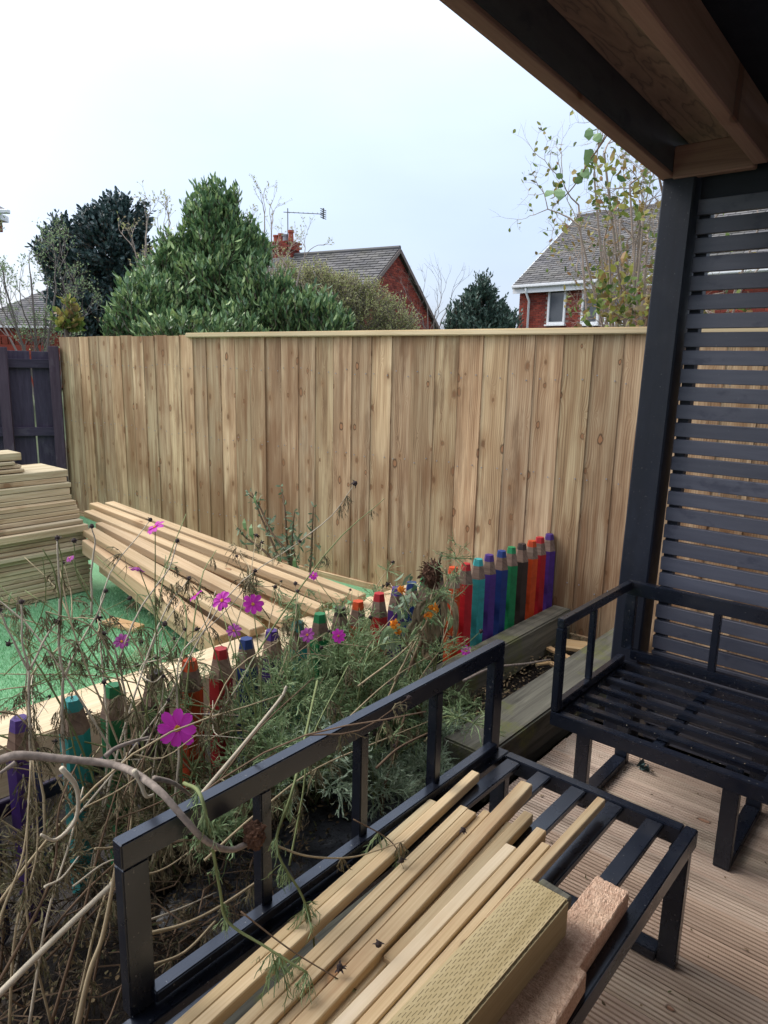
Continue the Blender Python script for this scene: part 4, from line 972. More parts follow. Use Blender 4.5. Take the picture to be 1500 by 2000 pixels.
# ================================================================== TIMBER STACK ON THE LAWN (left)
ORD = ['top', 'second', 'third', 'fourth', 'fifth', 'sixth', 'seventh', 'eighth', 'ninth', 'tenth', 'eleventh', 'twelfth', 'thirteenth', 'fourteenth', 'fifteenth', 'sixteenth', 'seventeenth', 'eighteenth', 'nineteenth', 'twentieth', 'twenty first', 'twenty second', 'twenty third', 'twenty fourth', 'twenty fifth', 'twenty sixth']
def grooved(L, w, t, mat):
    """decking board lying flat: ribbed edge face drawn as real thin steps"""
    return bevel_mesh(L, w, t, mat, .003)
zz = .0; rows = []
heights = [.030] * 10 + [.030] * 4 + [.048, .030, .030, .030] + [.030, .030, .030, .048, .034, .034, .050]
n = len(heights)
for i, h in enumerate(heights):
    frac = i / (n - 1)
    xf = -4.50 - .02 * frac + U(-.006, .006)
    if i in (10, 14): xf += .035
    if i == 16: xf -= .05
    if i >= 17: xf -= .065
    if i >= 20: xf -= .07
    if i >= 23: xf -= .04
    ye = 2.25 - .035 * frac + U(-.014, .014)
    w_ = .40 + .02 * (n - i) / n
    o = bar('stacked_board', (xf - w_ / 2, -1.4, zz + h / 2), (xf - w_ / 2, ye, zz + h / 2), w_, h - .003, M['pack'], bev=.003)
    tag(o, ('topmost' if i == n - 1 else ORD[n - 1 - i]) + ' board layer from the top of the tall timber stack' if i else 'lowest board layer of the tall timber stack on the lawn', 'board', 'boards stacked in the tall pile on the lawn')
    zz += h
STZ = zz
for i, (dy, dx, h, lab) in enumerate(((-.20, -.10, .024, 'lowest loose board on top of the tall stack, set back'), (-.205, -.12, .022, 'second loose board on top of the tall stack, set back'), (-.25, -.11, .022, 'third loose board on top of the tall stack, short ended'), (-.20, -.13, .050, 'thick squared board lying highest on the tall stack'))):
    o = bar('loose_board', (-4.72 + dx, -1.2, zz + h / 2 + .003), (-4.72 + dx + U(-.01, .01), 2.15 + dy, zz + h / 2 + .003), .20, h - .002, M['pack'], bev=.003)
    tag(o, lab, 'board', 'loose boards on top of the stack'); zz += h + .003

# ================================================================== PILE OF LONG BEAMS (behind, lying towards us)
GP = 'long sawn beams piled between lawn and fence'
bl = [ # far-left end xyz, near-right end xyz, width, height, label
    ((-4.42, 2.20, .335), (-2.81, 2.06, .14), .095, .10, 'front lowest beam of the long pile, nearest the lawn'),
    ((-4.46, 2.30, .345), (-2.80, 2.21, .14), .095, .10, 'second beam from the lawn side of the long pile'),
    ((-4.52, 2.41, .350), (-2.80, 2.36, .145), .10, .10, 'third beam from the lawn side of the long pile'),
    ((-4.60, 2.52, .355), (-2.80, 2.50, .145), .10, .10, 'fourth beam from the lawn side, middle of the long pile'),
    ((-4.66, 2.63, .360), (-2.79, 2.64, .145), .10, .10, 'fifth beam from the lawn side of the long pile'),
    ((-4.70, 2.74, .360), (-2.79, 2.80, .145), .10, .10, 'rearmost bottom beam of the long pile beside the tall fence'),
    ((-4.50, 2.24, .412), (-2.62, 2.14, .237), .095, .045, 'flat upper beam laid along the lawn side of the long pile'),
    ((-4.58, 2.38, .418), (-2.60, 2.33, .240), .095, .055, 'upper beam second from the lawn side of the long pile'),
    ((-4.80, 2.40, .468), (-2.60, 2.56, .240), .075, .05, 'upper middle beam crossing slightly over the long pile'),
    ((-4.86, 2.47, .505), (-2.60, 2.74, .248), .070, .05, 'topmost squared beam running the full length of the long pile'),
    ((-4.84, 2.58, .500), (-2.57, 2.86, .243), .075, .05, 'upper rear beam of the long pile beside the tall fence'),
]
for a_, b_, w_, h_, lab in bl: tag(bar('sawn_beam', a_, b_, w_, h_ - .003, M['pile'], bev=.004), lab, 'beam', GP)
for a_, b_, w_, h_, lab in (((-4.25, 2.22, .235), (-2.84, 2.10, .062), .095, .09, 'hidden lower beam of the long pile on its lawn side'), ((-4.34, 2.36, .24), (-2.84, 2.28, .062), .1, .09, 'shaded lower beam in the middle of the long pile'), ((-4.4, 2.56, .245), (-2.84, 2.50, .062), .1, .09, 'lower beam at the fence side of the long pile')):
    tag(bar('sawn_beam', a_, b_, w_, h_, M['pile'], bev=.004), lab, 'beam', GP)
tag(bar('timber_bearer', (-3.7, 2.25, .06), (-3.7, 2.9, .06), .09, .12, M['pile']), 'short bearer block lying on the lawn beneath the long beams', 'block')
tag(bar('timber_bearer', (-3.85, 2.00, .012), (-3.60, 2.06, .012), .09, .024, M['offcut']), 'small flat offcut lying on the lawn before the long beams', 'block')

# ================================================================== BED DETAILS
def slab_piece(px, py, z, L, w, t, rz, tilt, label):
    p = onz(px, py, z); o = bpy.data.objects.new('wood_offcut', bevel_mesh(L, w, t, M['offcut'], .002)); link(o); o.location = p; o.rotation_euler = (tilt, U(-.1, .1), rz)
    return tag(o, label, 'offcut', 'wood offcuts in the bed corner')
slab_piece(1128, 1262, .075, .16, .11, .02, .5, .06, 'largest pale wood offcut in the bed corner by the fence')
slab_piece(1092, 1276, .05, .17, .035, .016, -.35, .0, 'narrow pale offcut lying left of the largest offcut')
slab_piece(1062, 1295, .03, .09, .03, .012, .9, .1, 'small orange brown offcut nearest the pencil pickets')
slab_piece(1090, 1300, .03, .08, .035, .012, .2, .1, 'small pale offcut in the leaf litter before the mossy kerb')
def scatter(name, label, n, fn, mat, cat='debris', smin=.006, smax=.03):
    b = MB()
    for i in range(n): p = fn(); b.leaf(p, (U(-1, 1), U(-1, 1), U(-.1, .3)), (U(-.4, .4), U(-.4, .4), 1), U(smin, smax), U(smin, smax) * .4, U(-.3, .3))
    return tag(b.build(name, M[mat]), kind='stuff', label=label, cat=cat)
scatter('leaf_litter', 'dead leaves and twigs littering the soil of the flower bed', 2600, lambda: Vector((U(-1.70, -1.44), U(-.4, 3.7), U(.02, .06))), 'debris', 'leaf litter')
scatter('deck_litter', 'tiny wood flakes and leaf crumbs scattered over deck and benches', 220, lambda: Vector((U(-1.15, .3), U(1.0, 2.8), .004)), 'chips', 'litter', .002, .006)
scatter('deck_leaf_crumbs', 'dark leaf crumbs scattered over the deck boards', 160, lambda: Vector((U(-1.15, .3), U(.9, 2.8), .004)), 'debris', 'litter', .006, .022)
scatter('seat_litter', 'pale crumbs lying on the seat slats of the benches', 70, lambda: Vector((random.choice((U(-.97, -.35), U(-.97, -.35))), U(2.1, 2.68), .404)), 'chips', 'litter', .002, .006)
b = MB()
lc = onz(1248, 1502, .0)
for i in range(7): b.leaf(lc + Vector((U(-.015, .015), U(-.01, .01), .004)), (U(-1, 1), U(-1, 1), U(.1, .9)), rdir(), U(.03, .055), U(.015, .026), .3)
tag(b.build('fallen_leaf', M['holly']), 'crumpled dark green leaf lying alone on the deck between the benches', 'leaf')

# ================================================================== PLANTS
def tuft(b, p, d, r, n=10, w=.0016, droop=0., sub=4):
    """a feathery leaf: curved ribbons with forked side threads"""
    p = Vector(p); d = Vector(d).normalized()
    for i in range(n):
        dd = (d + rdir() * .9).normalized(); L = r * U(.6, 1.1); q = [p]; cur = dd
        for k in range(3):
            cur = (cur + rdir() * .25 + Vector((0, 0, -droop))).normalized(); q.append(q[-1] + cur * L / 3)
        sd = cur.cross(rdir()).normalized() * w
        for k in range(3): b.quad(q[k] - sd, q[k] + sd, q[k + 1] + sd * .8, q[k + 1] - sd * .8)
        for j in range(sub):
            a = q[random.choice((1, 2, 2, 3))]; e = a + ((cur + rdir() * .9).normalized() + Vector((0, 0, -droop))) * L * U(.2, .42); m_ = (a + e) / 2 + rdir() * L * .05
            s2 = sd * .8; b.quad(a - s2, a + s2, m_ + s2, m_ - s2); b.quad(m_ - s2, m_ + s2, e + s2 * .5, e - s2 * .5)
def stem_mesh(pts, r0, r1, n=4, sides=5):
    c = curve_pts(pts, n); b = MB(); m_ = len(c) - 1; b.tube(c, [r0 + (r1 - r0) * i / m_ for i in range(m_ + 1)], sides); return b, c
def seed_head(p, d, r, parent, base):
    b = MB(); d = Vector(d).normalized(); q = Vector(p) - base
    b.tube([q, q + d * r * .4, q + d * r * 1.1, q + d * r * 1.6], [r * .3, r * .8, r * .75, r * .2], 7)
    for i in range(7):
        s_ = d.cross(rdir()).normalized(); b.leaf(q + d * r * .5, s_ + d * U(-.4, .5), d, r * 1.7, r * .55, .2)
    return b.build('seed_head', M['seed'], parent)
def flower(p, nrm, r, parent, base, pm='petal', npet=8, droop=0.):
    r *= 1.12; p = Vector(p) - base; nrm = Vector(nrm).normalized(); u_ = nrm.orthogonal().normalized(); w_ = nrm.cross(u_)
    f = bpy.data.objects.new('flower', None); f.empty_display_size = .01; link(f, parent); f.location = p
    a0 = U(0, 1)
    for i in range(npet):
        a = a0 + 2 * math.pi * i / npet + U(-.08, .08); d = (u_ * math.cos(a) + w_ * math.sin(a) + nrm * U(-.1, .22) - Vector((0, 0, droop))).normalized(); sd = nrm.cross(d).normalized(); L = r * U(.88, 1.06); wd = r * .54
        b = MB(); up = d.cross(sd).normalized() * -1
        rowsp = []
        for t, ww, h in ((.08, .12, 0), (.35, .62, .05), (.65, 1., .07), (.88, .92, .03), (1.0, .55, -.03)):
            rowsp.append([d * L * t + sd * wd / 2 * ww * q + nrm * L * (h + (.05 * abs(q) if abs(q) > .5 else 0)) for q in (-1, -.45, 0, .45, 1)])
        rowsp[-1][1] = rowsp[-1][1] + d * L * .06; rowsp[-1][3] = rowsp[-1][3] + d * L * .06; rowsp[-1][2] = rowsp[-1][2] - d * L * .015
        for rw in rowsp: b.v += [tuple(x) for x in rw]
        for j in range(4):
            for k in range(4): q = j * 5 + k; b.f.append((q, q + 1, q + 6, q + 5))
        b.build('petal', M[pm], f, smooth=True)
    b = MB()
    for i in range(26):
        a = i * 2.4; rr_ = r * .16 * math.sqrt(i / 26); c = u_ * math.cos(a) * rr_ + w_ * math.sin(a) * rr_ + nrm * r * .03; b.tube([c, c + nrm * r * .11], [r * .035, r * .02], 5)
    b.build('flower_centre', M['yellow'], f)
    return f

def cosmos(base, label, stems, tufts=14, mat='wither', stemmats=('stemtan', 'stemgreen', 'stempale'), heads=.6, droop=.3, lean=(-.25, 0), H=(.6, 1.0), spread=.35, tr=.055, dens=1.):
    base = Vector(base); t = empty('cosmos_plant', base, 0, label, 'plant', 'cosmos plants in the bed'); fb_ = MB(); tips = []
    for s in range(stems):
        h = U(*H); dx, dy = lean[0] + random.gauss(0, spread), lean[1] + random.gauss(0, spread * 1.5)
        k1 = Vector((dx * .3 + U(-.06, .06), dy * .3 + U(-.06, .06), h * .45)); k2 = Vector((dx * .75 + U(-.05, .05), dy * .75 + U(-.05, .05), h * .85)); k3 = Vector((dx * 1.15, dy * 1.15, h + U(-.08, .05)))
        b, c = stem_mesh([(U(-.03, .03), U(-.03, .03), 0), k1, k2, k3], U(.0032, .0052), .0013)
        for i in range(random.choice((1, 2, 3))):
            a = c[random.randrange(3, len(c) - 2)]; e = a + (Vector((dx, dy, .5)) + rdir() * .7).normalized() * U(.12, .32); m_ = (a + e) / 2 + rdir() * .03
            cc = curve_pts([a, m_, e], 3); b.tube(cc, [.0022 - .0012 * q / len(cc) for q in range(len(cc))], 4); tips.append((e, e - m_)); c = c + cc[1:]
        b.build('stem', M[random.choice(stemmats)], t, smooth=True); tips.append((k3, k3 - k2))
        for i in range(tufts):
            a = random.choice(c)
            if a.z < .08: continue
            tuft(fb_, a, rdir() + Vector((0, 0, -.4 if droop > .2 else .4)), tr * U(.6, 1.3), int(8 * dens), .0014, droop)
    fb_.build('foliage', M[mat], t, kind='stuff')
    for p, d in tips:
        if random.random() < heads * .5: seed_head(base + p, d, U(.006, .011), t, base)
    return t, base
def flower_on(t, base, target, root, r, nrm, pm='petal', sm='stemgreen', droop=0., npet=8):
    base = Vector(base); T = Vector(target); Rt = Vector(root)
    mid = Rt.lerp(T, .55) + Vector((U(-.05, .05), U(-.05, .05), .05))
    b, c = stem_mesh([Rt - base, mid - base, T - base], .0032, .0013); b.build('stem', M[sm], t, smooth=True)
    flower(T, nrm, r, t, base, pm, npet, droop)
TC = Vector((-.9, -.75, .35)) * -1     # towards the camera from the bed
TC = Vector((.75, -.55, .45))
def jitter(): return rdir() * .5
def fl(px, py, x): return onx(px, py, x)
# --- left end, dry brown and tangled
t1, b1 = cosmos((-1.62, .52, 0), 'dead brown cosmos at the left end, tangled behind the cut branch', 7, 8, 'wither', ('stemtan', 'stempale', 'stembrown'), .5, .5, (-.15, 0), (.5, .95), .30)
t2, b2 = cosmos((-1.60, .86, 0), 'dry cosmos bearing the big open magenta flower', 9, 7, 'wither', ('stemtan', 'stempale', 'stemgreen'), .5, .45, (-.25, .0), (.6, 1.0), .28)
flower_on(t2, b2, fl(347, 1422, -1.52), (-1.6, .95, .05), .046, (.80, -.75, .25), sm='stemtan')
t3, b3 = cosmos((-1.66, 1.05, 0), 'tall dry cosmos with a magenta flower highest over the beam pile', 9, 5, 'wither', ('stemtan', 'stemgreen', 'stempale'), .9, .4, (-.2, .0), (.8, 1.12), .26)
flower_on(t3, b3, fl(303, 1030, -1.7), (-1.66, 1.05, .1), .024, (-.1, -.5, .8), droop=.2)
flower_on(t3, b3, fl(270, 1106, -1.7), (-1.66, 1.05, .1), .022, (.1, -.4, -.6), 'petald', droop=.5)
flower_on(t3, b3, fl(137, 1090, -1.9), (-1.66, 1.05, .1), .012, (.1, -.4, .6), 'petald', droop=.3)
t4, b4 = cosmos((-1.62, 1.30, 0), 'cosmos carrying three magenta flowers in front of the beam pile', 14, 8, 'fern', ('stemtan', 'stemgreen'), .8, .25, (-.25, -.05), (.58, .86), .26)
flower_on(t4, b4, fl(434, 1173, -1.6), (-1.62, 1.3, .1), .026, (.2, -.7, .55))
flower_on(t4, b4, fl(494, 1180, -1.6), (-1.62, 1.3, .1), .028, (.7, -.5, .45))
flower_on(t4, b4, fl(382, 1162, -1.62), (-1.62, 1.3, .1), .020, (-.4, -.3, .6), droop=.3)
flower_on(t4, b4, fl(457, 1232, -1.62), (-1.62, 1.3, .1), .020, (.3, -.3, .5), 'petald')
t5, b5 = cosmos((-1.64, 1.58, 0), 'bushy feathery cosmos with pink flower beside the middle teal picket', 14, 13, 'fern', ('stemtan', 'stemgreen'), .7, .12, (-.2, 0), (.45, .74), .22, .07)
flower_on(t5, b5, fl(600, 1240, -1.62), (-1.64, 1.58, .1), .022, (.5, -.5, .5), 'petald')
flower_on(t5, b5, fl(661, 1242, -1.62), (-1.64, 1.7, .1), .022, (.6, -.6, .3))
flower_on(t5, b5, fl(238, 1253, -1.75), (-1.64, 1.2, .1), .020, (.3, -.4, .5), 'petald')
t6, b6 = cosmos((-1.62, 1.85, 0), 'thick green cosmos clump left of the marigolds', 14, 14, 'fern', ('stemtan', 'stemgreen'), .5, .1, (-.15, 0), (.42, .68), .20, .07)
t7, b7 = cosmos((-1.64, 2.12, 0), 'green cosmos clump nearest the withered broad leaved plant', 10, 13, 'fern', ('stemtan', 'stemgreen', 'stempale'), .5, .1, (-.12, -.05), (.36, .58), .14, .065)
flower_on(t7, b7, fl(910, 1271, -1.45), (-1.6, 2.2, .1), .020, (.5, -.5, .5))
flower_on(t7, b7, fl(612, 1124, -1.9), (-1.64, 2.0, .1), .016, (.3, -.5, .3), droop=.3)
t8, b8 = cosmos((-1.55, .28, 0), 'dead cosmos tangle in the bottom left corner of the bed', 7, 9, 'wither', ('stemtan', 'stembrown', 'stempale'), .4, .6, (-.1, .1), (.35, .85), .3)
# far-left stalks against the lawn
t9, b9 = cosmos((-1.72, .75, 0), 'bleached branching cosmos stalks standing against the green lawn', 3, 6, 'wither', ('stempale', 'stemtan'), .9, .5, (-.25, -.05), (.75, 1.1), .22)
FP = [([(62, 1600), (60, 1450), (57, 1375), (56, 1308)], .0052, 0), ([(56, 1308), (45, 1290), (30, 1258), (15, 1228), (0, 1195)], .0036, 1), ([(57, 1306), (50, 1280), (43, 1250), (42, 1180)], .0034, 1), ([(58, 1308), (80, 1265), (92, 1240), (110, 1218)], .0034, 1),
      ([(130, 1560), (122, 1420), (122, 1345), (125, 1322)], .0050, 0), ([(125, 1322), (117, 1280), (115, 1220), (116, 1150), (112, 1055)], .0040, 1), ([(125, 1324), (140, 1290), (160, 1250), (190, 1200), (205, 1158)], .0036, 1), ([(116, 1170), (104, 1110), (84, 1072)], .0026, 0), ([(117, 1240), (120, 1160), (122, 1100), (112, 1052)], .0026, 0),
      ([(240, 1560), (246, 1420), (240, 1330), (222, 1262), (205, 1240)], .0044, 1), ([(232, 1300), (250, 1240), (280, 1180), (330, 1110), (345, 1060)], .0030, 1), ([(180, 1200), (178, 1120), (186, 1060), (180, 1032)], .0030, 1), ([(182, 1180), (150, 1120), (145, 1060)], .0026, 1), ([(6, 1320), (40, 1290), (90, 1262), (160, 1215), (250, 1170)], .0018, 1), ([(60, 1340), (120, 1310), (190, 1255), (240, 1200)], .0020, 0)]
for path_, r_, hd_ in FP:
    P_ = [onx(x_, y_, -1.74 + U(-.03, .03) * 0) - b9 for x_, y_ in path_]; b, c = stem_mesh(P_, r_, r_ * .55, 5, 6)
    for i_, v_ in enumerate(b.v): k_ = mn.noise(Vector(v_) * 30) * .0016; b.v[i_] = (v_[0] + k_, v_[1] + k_, v_[2])
    b.build('stem', M['stempale' if r_ > .0028 else 'stemgreen'], t9, smooth=True)
    if hd_: seed_head(b9 + P_[-1], P_[-1] - P_[-2], .008, t9, b9)
fo_ = MB()
for x_, y_, n_ in ((60, 1400, 9), (60, 1360, 6), (120, 1400, 8), (150, 1320, 6), (160, 1280, 5), (205, 1290, 6), (240, 1380, 8), (250, 1250, 5), (105, 1290, 4), (310, 1180, 7), (340, 1120, 6), (350, 1240, 6)):
    for k_ in range(n_ // 2): tuft(fo_, onx(x_ + U(-16, 16), y_ + U(-34, 34), -1.74) - b9, Vector((0, 0, -1)) + rdir() * .6, U(.03, .055), 8, .0009, .5, 5)
fo_.build('foliage', M['wither'], t9, kind='stuff')
# low feathery foliage (fresh, silvery) at the foot
def bushy(x, y, z, r, n, label, mat='fresh', tr=.07):
    t = empty('feathery_plant', (x, y, z), 0, label, 'plant', 'feathery low plants in the bed'); b = MB(); sb = MB()
    for i in range(n):
        d = rdir(); d.z = abs(d.z) * .9; p = Vector((d.x * r, d.y * r, d.z * r * 1.0)) * U(.3, 1); 
        tuft(b, p, d + Vector((0, 0, .3)), tr * U(.7, 1.2), 8, .0019, .06, 5)
        if i % 3 == 0: sb.tube([(0, 0, 0), p * .5 + Vector((0, 0, .02)), p], [.003, .002, .0015], 4)
    sb.build('stem', M['stemgreen'], t); b.build('foliage', M[mat], t, kind='stuff'); return t
bushy(-1.46, 1.42, .28, .17, 60, 'silvery feathery clump pushing over the bench rail left of centre')
bushy(-1.56, 2.10, .06, .19, 85, 'silvery feathery clump low between the last two bench uprights', tr=.075)
bushy(-1.50, 1.78, .04, .13, 40, 'small feathery clump growing by the wet membrane')
bushy(-1.44, 1.02, .30, .11, 34, 'yellow green feathery clump behind the bench rail near the magenta flower', 'fern')
bushy(-1.58, 1.62, .22, .19, 70, 'dense feathery clump in the middle of the bed', 'fern')
bushy(-1.62, 1.86, .30, .20, 70, 'dense dusty green clump below the marigolds', 'fern')
bushy(-1.60, 1.20, .22, .15, 34, 'straggly feathery clump behind the magenta flower', 'wither')
bushy(-1.66, .92, .26, .17, 46, 'withered feathery growth hanging before the left teal and green pickets', 'wither')
bushy(-1.64, .64, .30, .16, 36, 'withered feathery growth hanging before the leftmost purple picket', 'wither')
bushy(-1.66, 1.34, .36, .16, 44, 'grey green feathery growth before the left red picket', 'fern')
bushy(-1.68, 1.80, .44, .15, 40, 'grey green feathery growth before the flat topped green picket', 'fern')
bushy(-1.38, 1.92, .03, .13, 46, 'silvery feathery clump over the end of the mossy deck sleeper', tr=.07)
bushy(-1.42, 1.66, .10, .13, 40, 'feathery clump just behind the middle of the bench back', tr=.065)
bushy(-1.52, 1.30, .34, .15, 44, 'light green feathery clump above the bench rail near the bleached cane', 'fern')
bushy(-1.62, 2.00, .14, .14, 40, 'green feathery clump below the marigold leaves', 'fern')
bushy(-1.66, 1.48, .42, .15, 44, 'airy green clump around the middle teal picket', 'fern')
bushy(-1.55, 2.42, .05, .12, 30, 'small green clump at the foot of the red and orange pickets', 'fern')
mat_ = MB(); mt2 = MB()
for i in range(520):
    p = Vector((U(-1.80, -1.18), U(-.35, 1.25), U(.0, .25))); tuft(mat_, p, rdir(), U(.04, .09), 6, .0013, .2, 4)
    if i % 2 == 0: e_ = p + Vector((U(-.2, .2), U(-.2, .2), U(-.05, .12))); mt2.tube([p, (p + e_) / 2 + rdir() * .02, e_], [.0022, .002, .0012], 4)
tag(mat_.build('dead_foliage', M['deadmat']), 'brown dead ferny foliage matted over the left of the bed', 'dead foliage', kind='stuff')
tag(mt2.build('broken_twigs', M['stembrown']), 'broken brown twigs lying through the dead foliage mat', 'twigs', kind='stuff')
# marigolds and withered broad leaved plant
mg = empty('marigold_plant', (-1.62, 2.18, 0), 0, 'orange marigolds with drooping pale green leaves before the blue picket', 'plant'); mb = Vector(mg.location)
def orange_flower(px, py, x, r):
    T = onx(px, py, x); b, c = stem_mesh([(0, 0, .05), (T - mb) * .5 + Vector((.03, .02, .08)), T - mb], .004, .002); b.build('stem', M['stemgreen'], mg, smooth=True)
    f = bpy.data.objects.new('flower', None); link(f, mg); f.location = T - mb; b = MB(); n_ = Vector((.7, -.6, .3)).normalized()
    for i in range(34): d = (rdir() + n_ * .5).normalized(); b.leaf((0, 0, 0), d, n_, r * U(.7, 1.05), r * .4, .3)
    b.build('petals', M['orangep'], f)
for q in ((784, 1152, -1.44, .019), (769, 1220, -1.42, .023), (778, 1234, -1.42, .016), (846, 1190, -1.40, .026), (836, 1202, -1.40, .019)): orange_flower(*q)
lb = MB()
for px, py in ((800, 1165), (790, 1200), (805, 1215), (815, 1150), (775, 1185), (760, 1240), (820, 1230), (795, 1175), (750, 1260), (835, 1120), (800, 1130)):
    for k in range(5): p = onx(px + U(-12, 12), py + U(-12, 12), -1.47 + U(-.04, .03)) - mb; lb.leaf(p, rdir() * .7 + Vector((0, 0, -.7)), Vector((.7, -.6, .2)) + rdir() * .8, U(.03, .06), U(.010, .018), U(-.4, .5))
lb.build('leaves', M['silver'], mg, kind='stuff')
wd = empty('withered_sunflower', (-1.58, 2.22, 0), 0, 'withered broad leaved plant with a dark crumbly head on a thick stalk', 'plant'); wb_ = Vector(wd.location)
b, c = stem_mesh([(0, 0, 0), onx(800, 1330, -1.50) - wb_, onx(832, 1230, -1.45) - wb_, onx(850, 1130, -1.45) - wb_, onx(862, 1078, -1.45) - wb_], .011, .006, 4, 7); b.build('stalk', M['stembrown'], wd, smooth=True)
def lumpy(center, rx, rz_, n, mat, name, parent, off):
    bm = bmesh.new(); bmesh.ops.create_icosphere(bm, subdivisions=4, radius=1)
    for v in bm.verts:
        k = 1 + .35 * mn.noise(v.co * 2.2 + Vector(off)) + .25 * mn.noise(v.co * 7 + Vector(off)) + .15 * mn.noise(v.co * 19); v.co = Vector((v.co.x * rx * k, v.co.y * rx * k, v.co.z * rz_ * k))
    me = bpy.data.meshes.new(name); bm.to_mesh(me); bm.free(); me.materials.append(M[mat]); o = bpy.data.objects.new(name, me); link(o, parent); o.location = center; return o
lumpy(onx(842, 1122, -1.45) - wb_, .032, .042, 3, 'rootball', 'seed_head', wd, (1, 2, 3))
b = MB(); hc = onx(842, 1122, -1.45) - wb_
for i in range(120): d = rdir(); b.leaf(hc + Vector((d.x * .03, d.y * .03, d.z * .04)), d + Vector((0, 0, -.4)), rdir(), U(.01, .03), U(.003, .008), .4)
b.build('bracts', M['rootball'], wd, kind='stuff')
def crumple(pts_, mat, parent, off, w):
    """a hanging withered leaf: strip along points, folded and frilled"""
    c = curve_pts(pts_, 5); b = MB(); n = len(c); m_ = 6
    for i, p in enumerate(c):
        t = i / (n - 1); ww = w * math.sin(math.pi * min(1, .08 + t * .92)) ** .7; d = (c[min(i + 1, n - 1)] - c[max(i - 1, 0)]).normalized(); sd = d.cross(Vector((.7, -.7, .1))).normalized(); up = sd.cross(d)
        for k in range(m_ + 1):
            q = k / m_ * 2 - 1; b.v.append(tuple(p + sd * ww * q * .5 + up * (w * .22 * math.sin(q * 5 + i * 1.3) + w * .25 * mn.noise(p * 30 + Vector((k, i, off))))))
    for i in range(n - 1):
        for k in range(m_): a = i * (m_ + 1) + k; b.f.append((a, a + 1, a + m_ + 2, a + m_ + 1))
    return b.build('leaf', M[mat], parent, smooth=True)
def wl(x=-1.42): return lambda px, py: onx(px, py, x) - wb_
w_ = wl()
for pts_, ww in (([(852, 1165), (885, 1180), (890, 1220), (886, 1262)], .05), ([(845, 1170), (820, 1185), (812, 1215), (822, 1240)], .06), ([(855, 1200), (850, 1235), (846, 1262)], .07), ([(838, 1215), (835, 1250), (828, 1280)], .06), ([(860, 1150), (868, 1190), (862, 1240)], .05), ([(830, 1200), (800, 1230), (795, 1262)], .05), ([(815, 1235), (760, 1230), (738, 1262)], .045), ([(842, 1245), (830, 1275), (845, 1290)], .05), ([(870, 1180), (880, 1215), (872, 1235)], .04)):
    crumple([w_(*q) for q in pts_], 'deadleaf' if ww > .046 else 'fern', wd, U(0, 9), ww * .5)
for pts_ in ([(770, 1330), (845, 1190), (862, 1120)], [(700, 1340), (800, 1260), (870, 1160), (900, 1110)], [(740, 1400), (800, 1270), (850, 1140), (840, 1090)], [(870, 1110), (875, 1150), (840, 1200), (805, 1290)]):
    b, c = stem_mesh([w_(*q) for q in pts_], .0036, .0016); b.build('stem', M['stemtan'], wd, smooth=True)

# individual stray stems, canes and the cut branch lying over the bench back
sb_ = tag(empty('cut_branch', (-1.2, .7, .7)), 'thick cut grey branch with forked nubs lying over the near bench rail', 'branch'); so_ = Vector(sb_.location)
path = [onx(-30, 1500, -1.42), onx(30, 1476, -1.38), onx(120, 1482, -1.34), onx(230, 1496, -1.26), onx(300, 1535, -1.06), onx(352, 1590, -.985), onx(400, 1640, -.955), onx(450, 1660, -.95), onx(500, 1640, -.96)]
b, c = stem_mesh([p - so_ for p in path], .0092, .005, 6, 8)
for i, v in enumerate(b.v):
    k = mn.noise(Vector(v) * 40) * .0018; b.v[i] = (v[0] + k, v[1] + k, v[2] - k)
b.build('limb', M['stick'], sb_, smooth=True)
for pts_ in ([(262, 1505), (275, 1530), (285, 1555), (300, 1552)], [(205, 1478), (225, 1462), (255, 1450), (290, 1440)], [(120, 1500), (150, 1540), (148, 1600), (110, 1640), (80, 1630)], [(300, 1520), (340, 1530), (380, 1560)], [(30, 1490), (0, 1510)]):
    x0_ = -1.38 + .0009 * pts_[0][0] + .02; b, c = stem_mesh([onx(*q, x0_) - so_ for q in pts_], .0055, .0028, 4, 6); b.build('side_twig', M['stempale' if pts_[0][0] in (120, 262) else 'stick'], sb_, smooth=True)
rb = lumpy(onx(497, 1632, -.95), .020, .024, 3, 'rootball', 'seed_head', None, (4, 4, 4)); tag(rb, 'shaggy brown dried flower head hanging by the near bench upright', 'seed head')
def loose(label, pts_, r0, r1, mat, x=None, tufts=0, tm='wither', cat='stem', nm='plant_stem', tr=.05, grp='long loose stems leaning across the bench'):
    P = [onx(q[0], q[1], q[2] if len(q) > 2 else x) for q in pts_]; base = P[0].copy(); t = tag(empty(nm, base), label, cat, grp)
    b, c = stem_mesh([p - base for p in P], r0, r1, 6, 6); b.build('stem', M[mat], t, smooth=True)
    if tufts:
        fb_ = MB()
        for i in range(tufts): tuft(fb_, random.choice(c[4:]), rdir() * .5 + Vector((0, 0, -.9)), tr * U(.6, 1.2), 8, .0011, .4, 5)
        fb_.build('foliage', M[tm], t, kind='stuff')
    return t
loose('thick bleached cane slanting up from the bottom left corner', [(-20, 1960), (90, 1850), (200, 1745), (330, 1620), (420, 1520), (540, 1375), (560, 1340)], .0075, .004, 'stempale', -1.28, 4)
loose('tan cane leaning beside the near bench upright, low in the bed', [(150, 2010), (175, 1900), (200, 1830), (222, 1720), (235, 1640)], .006, .003, 'stemtan', -1.15, 3)
loose('green stem hanging over the bench rail onto the battens', [(360, 1530, -1.12), (390, 1550, -.99), (410, 1630, -.96), (430, 1740, -.95), (445, 1800, -.93), (520, 1850, -.86), (600, 1900, -.78)], .0042, .0022, 'stemgreen', None, 12, 'fern')
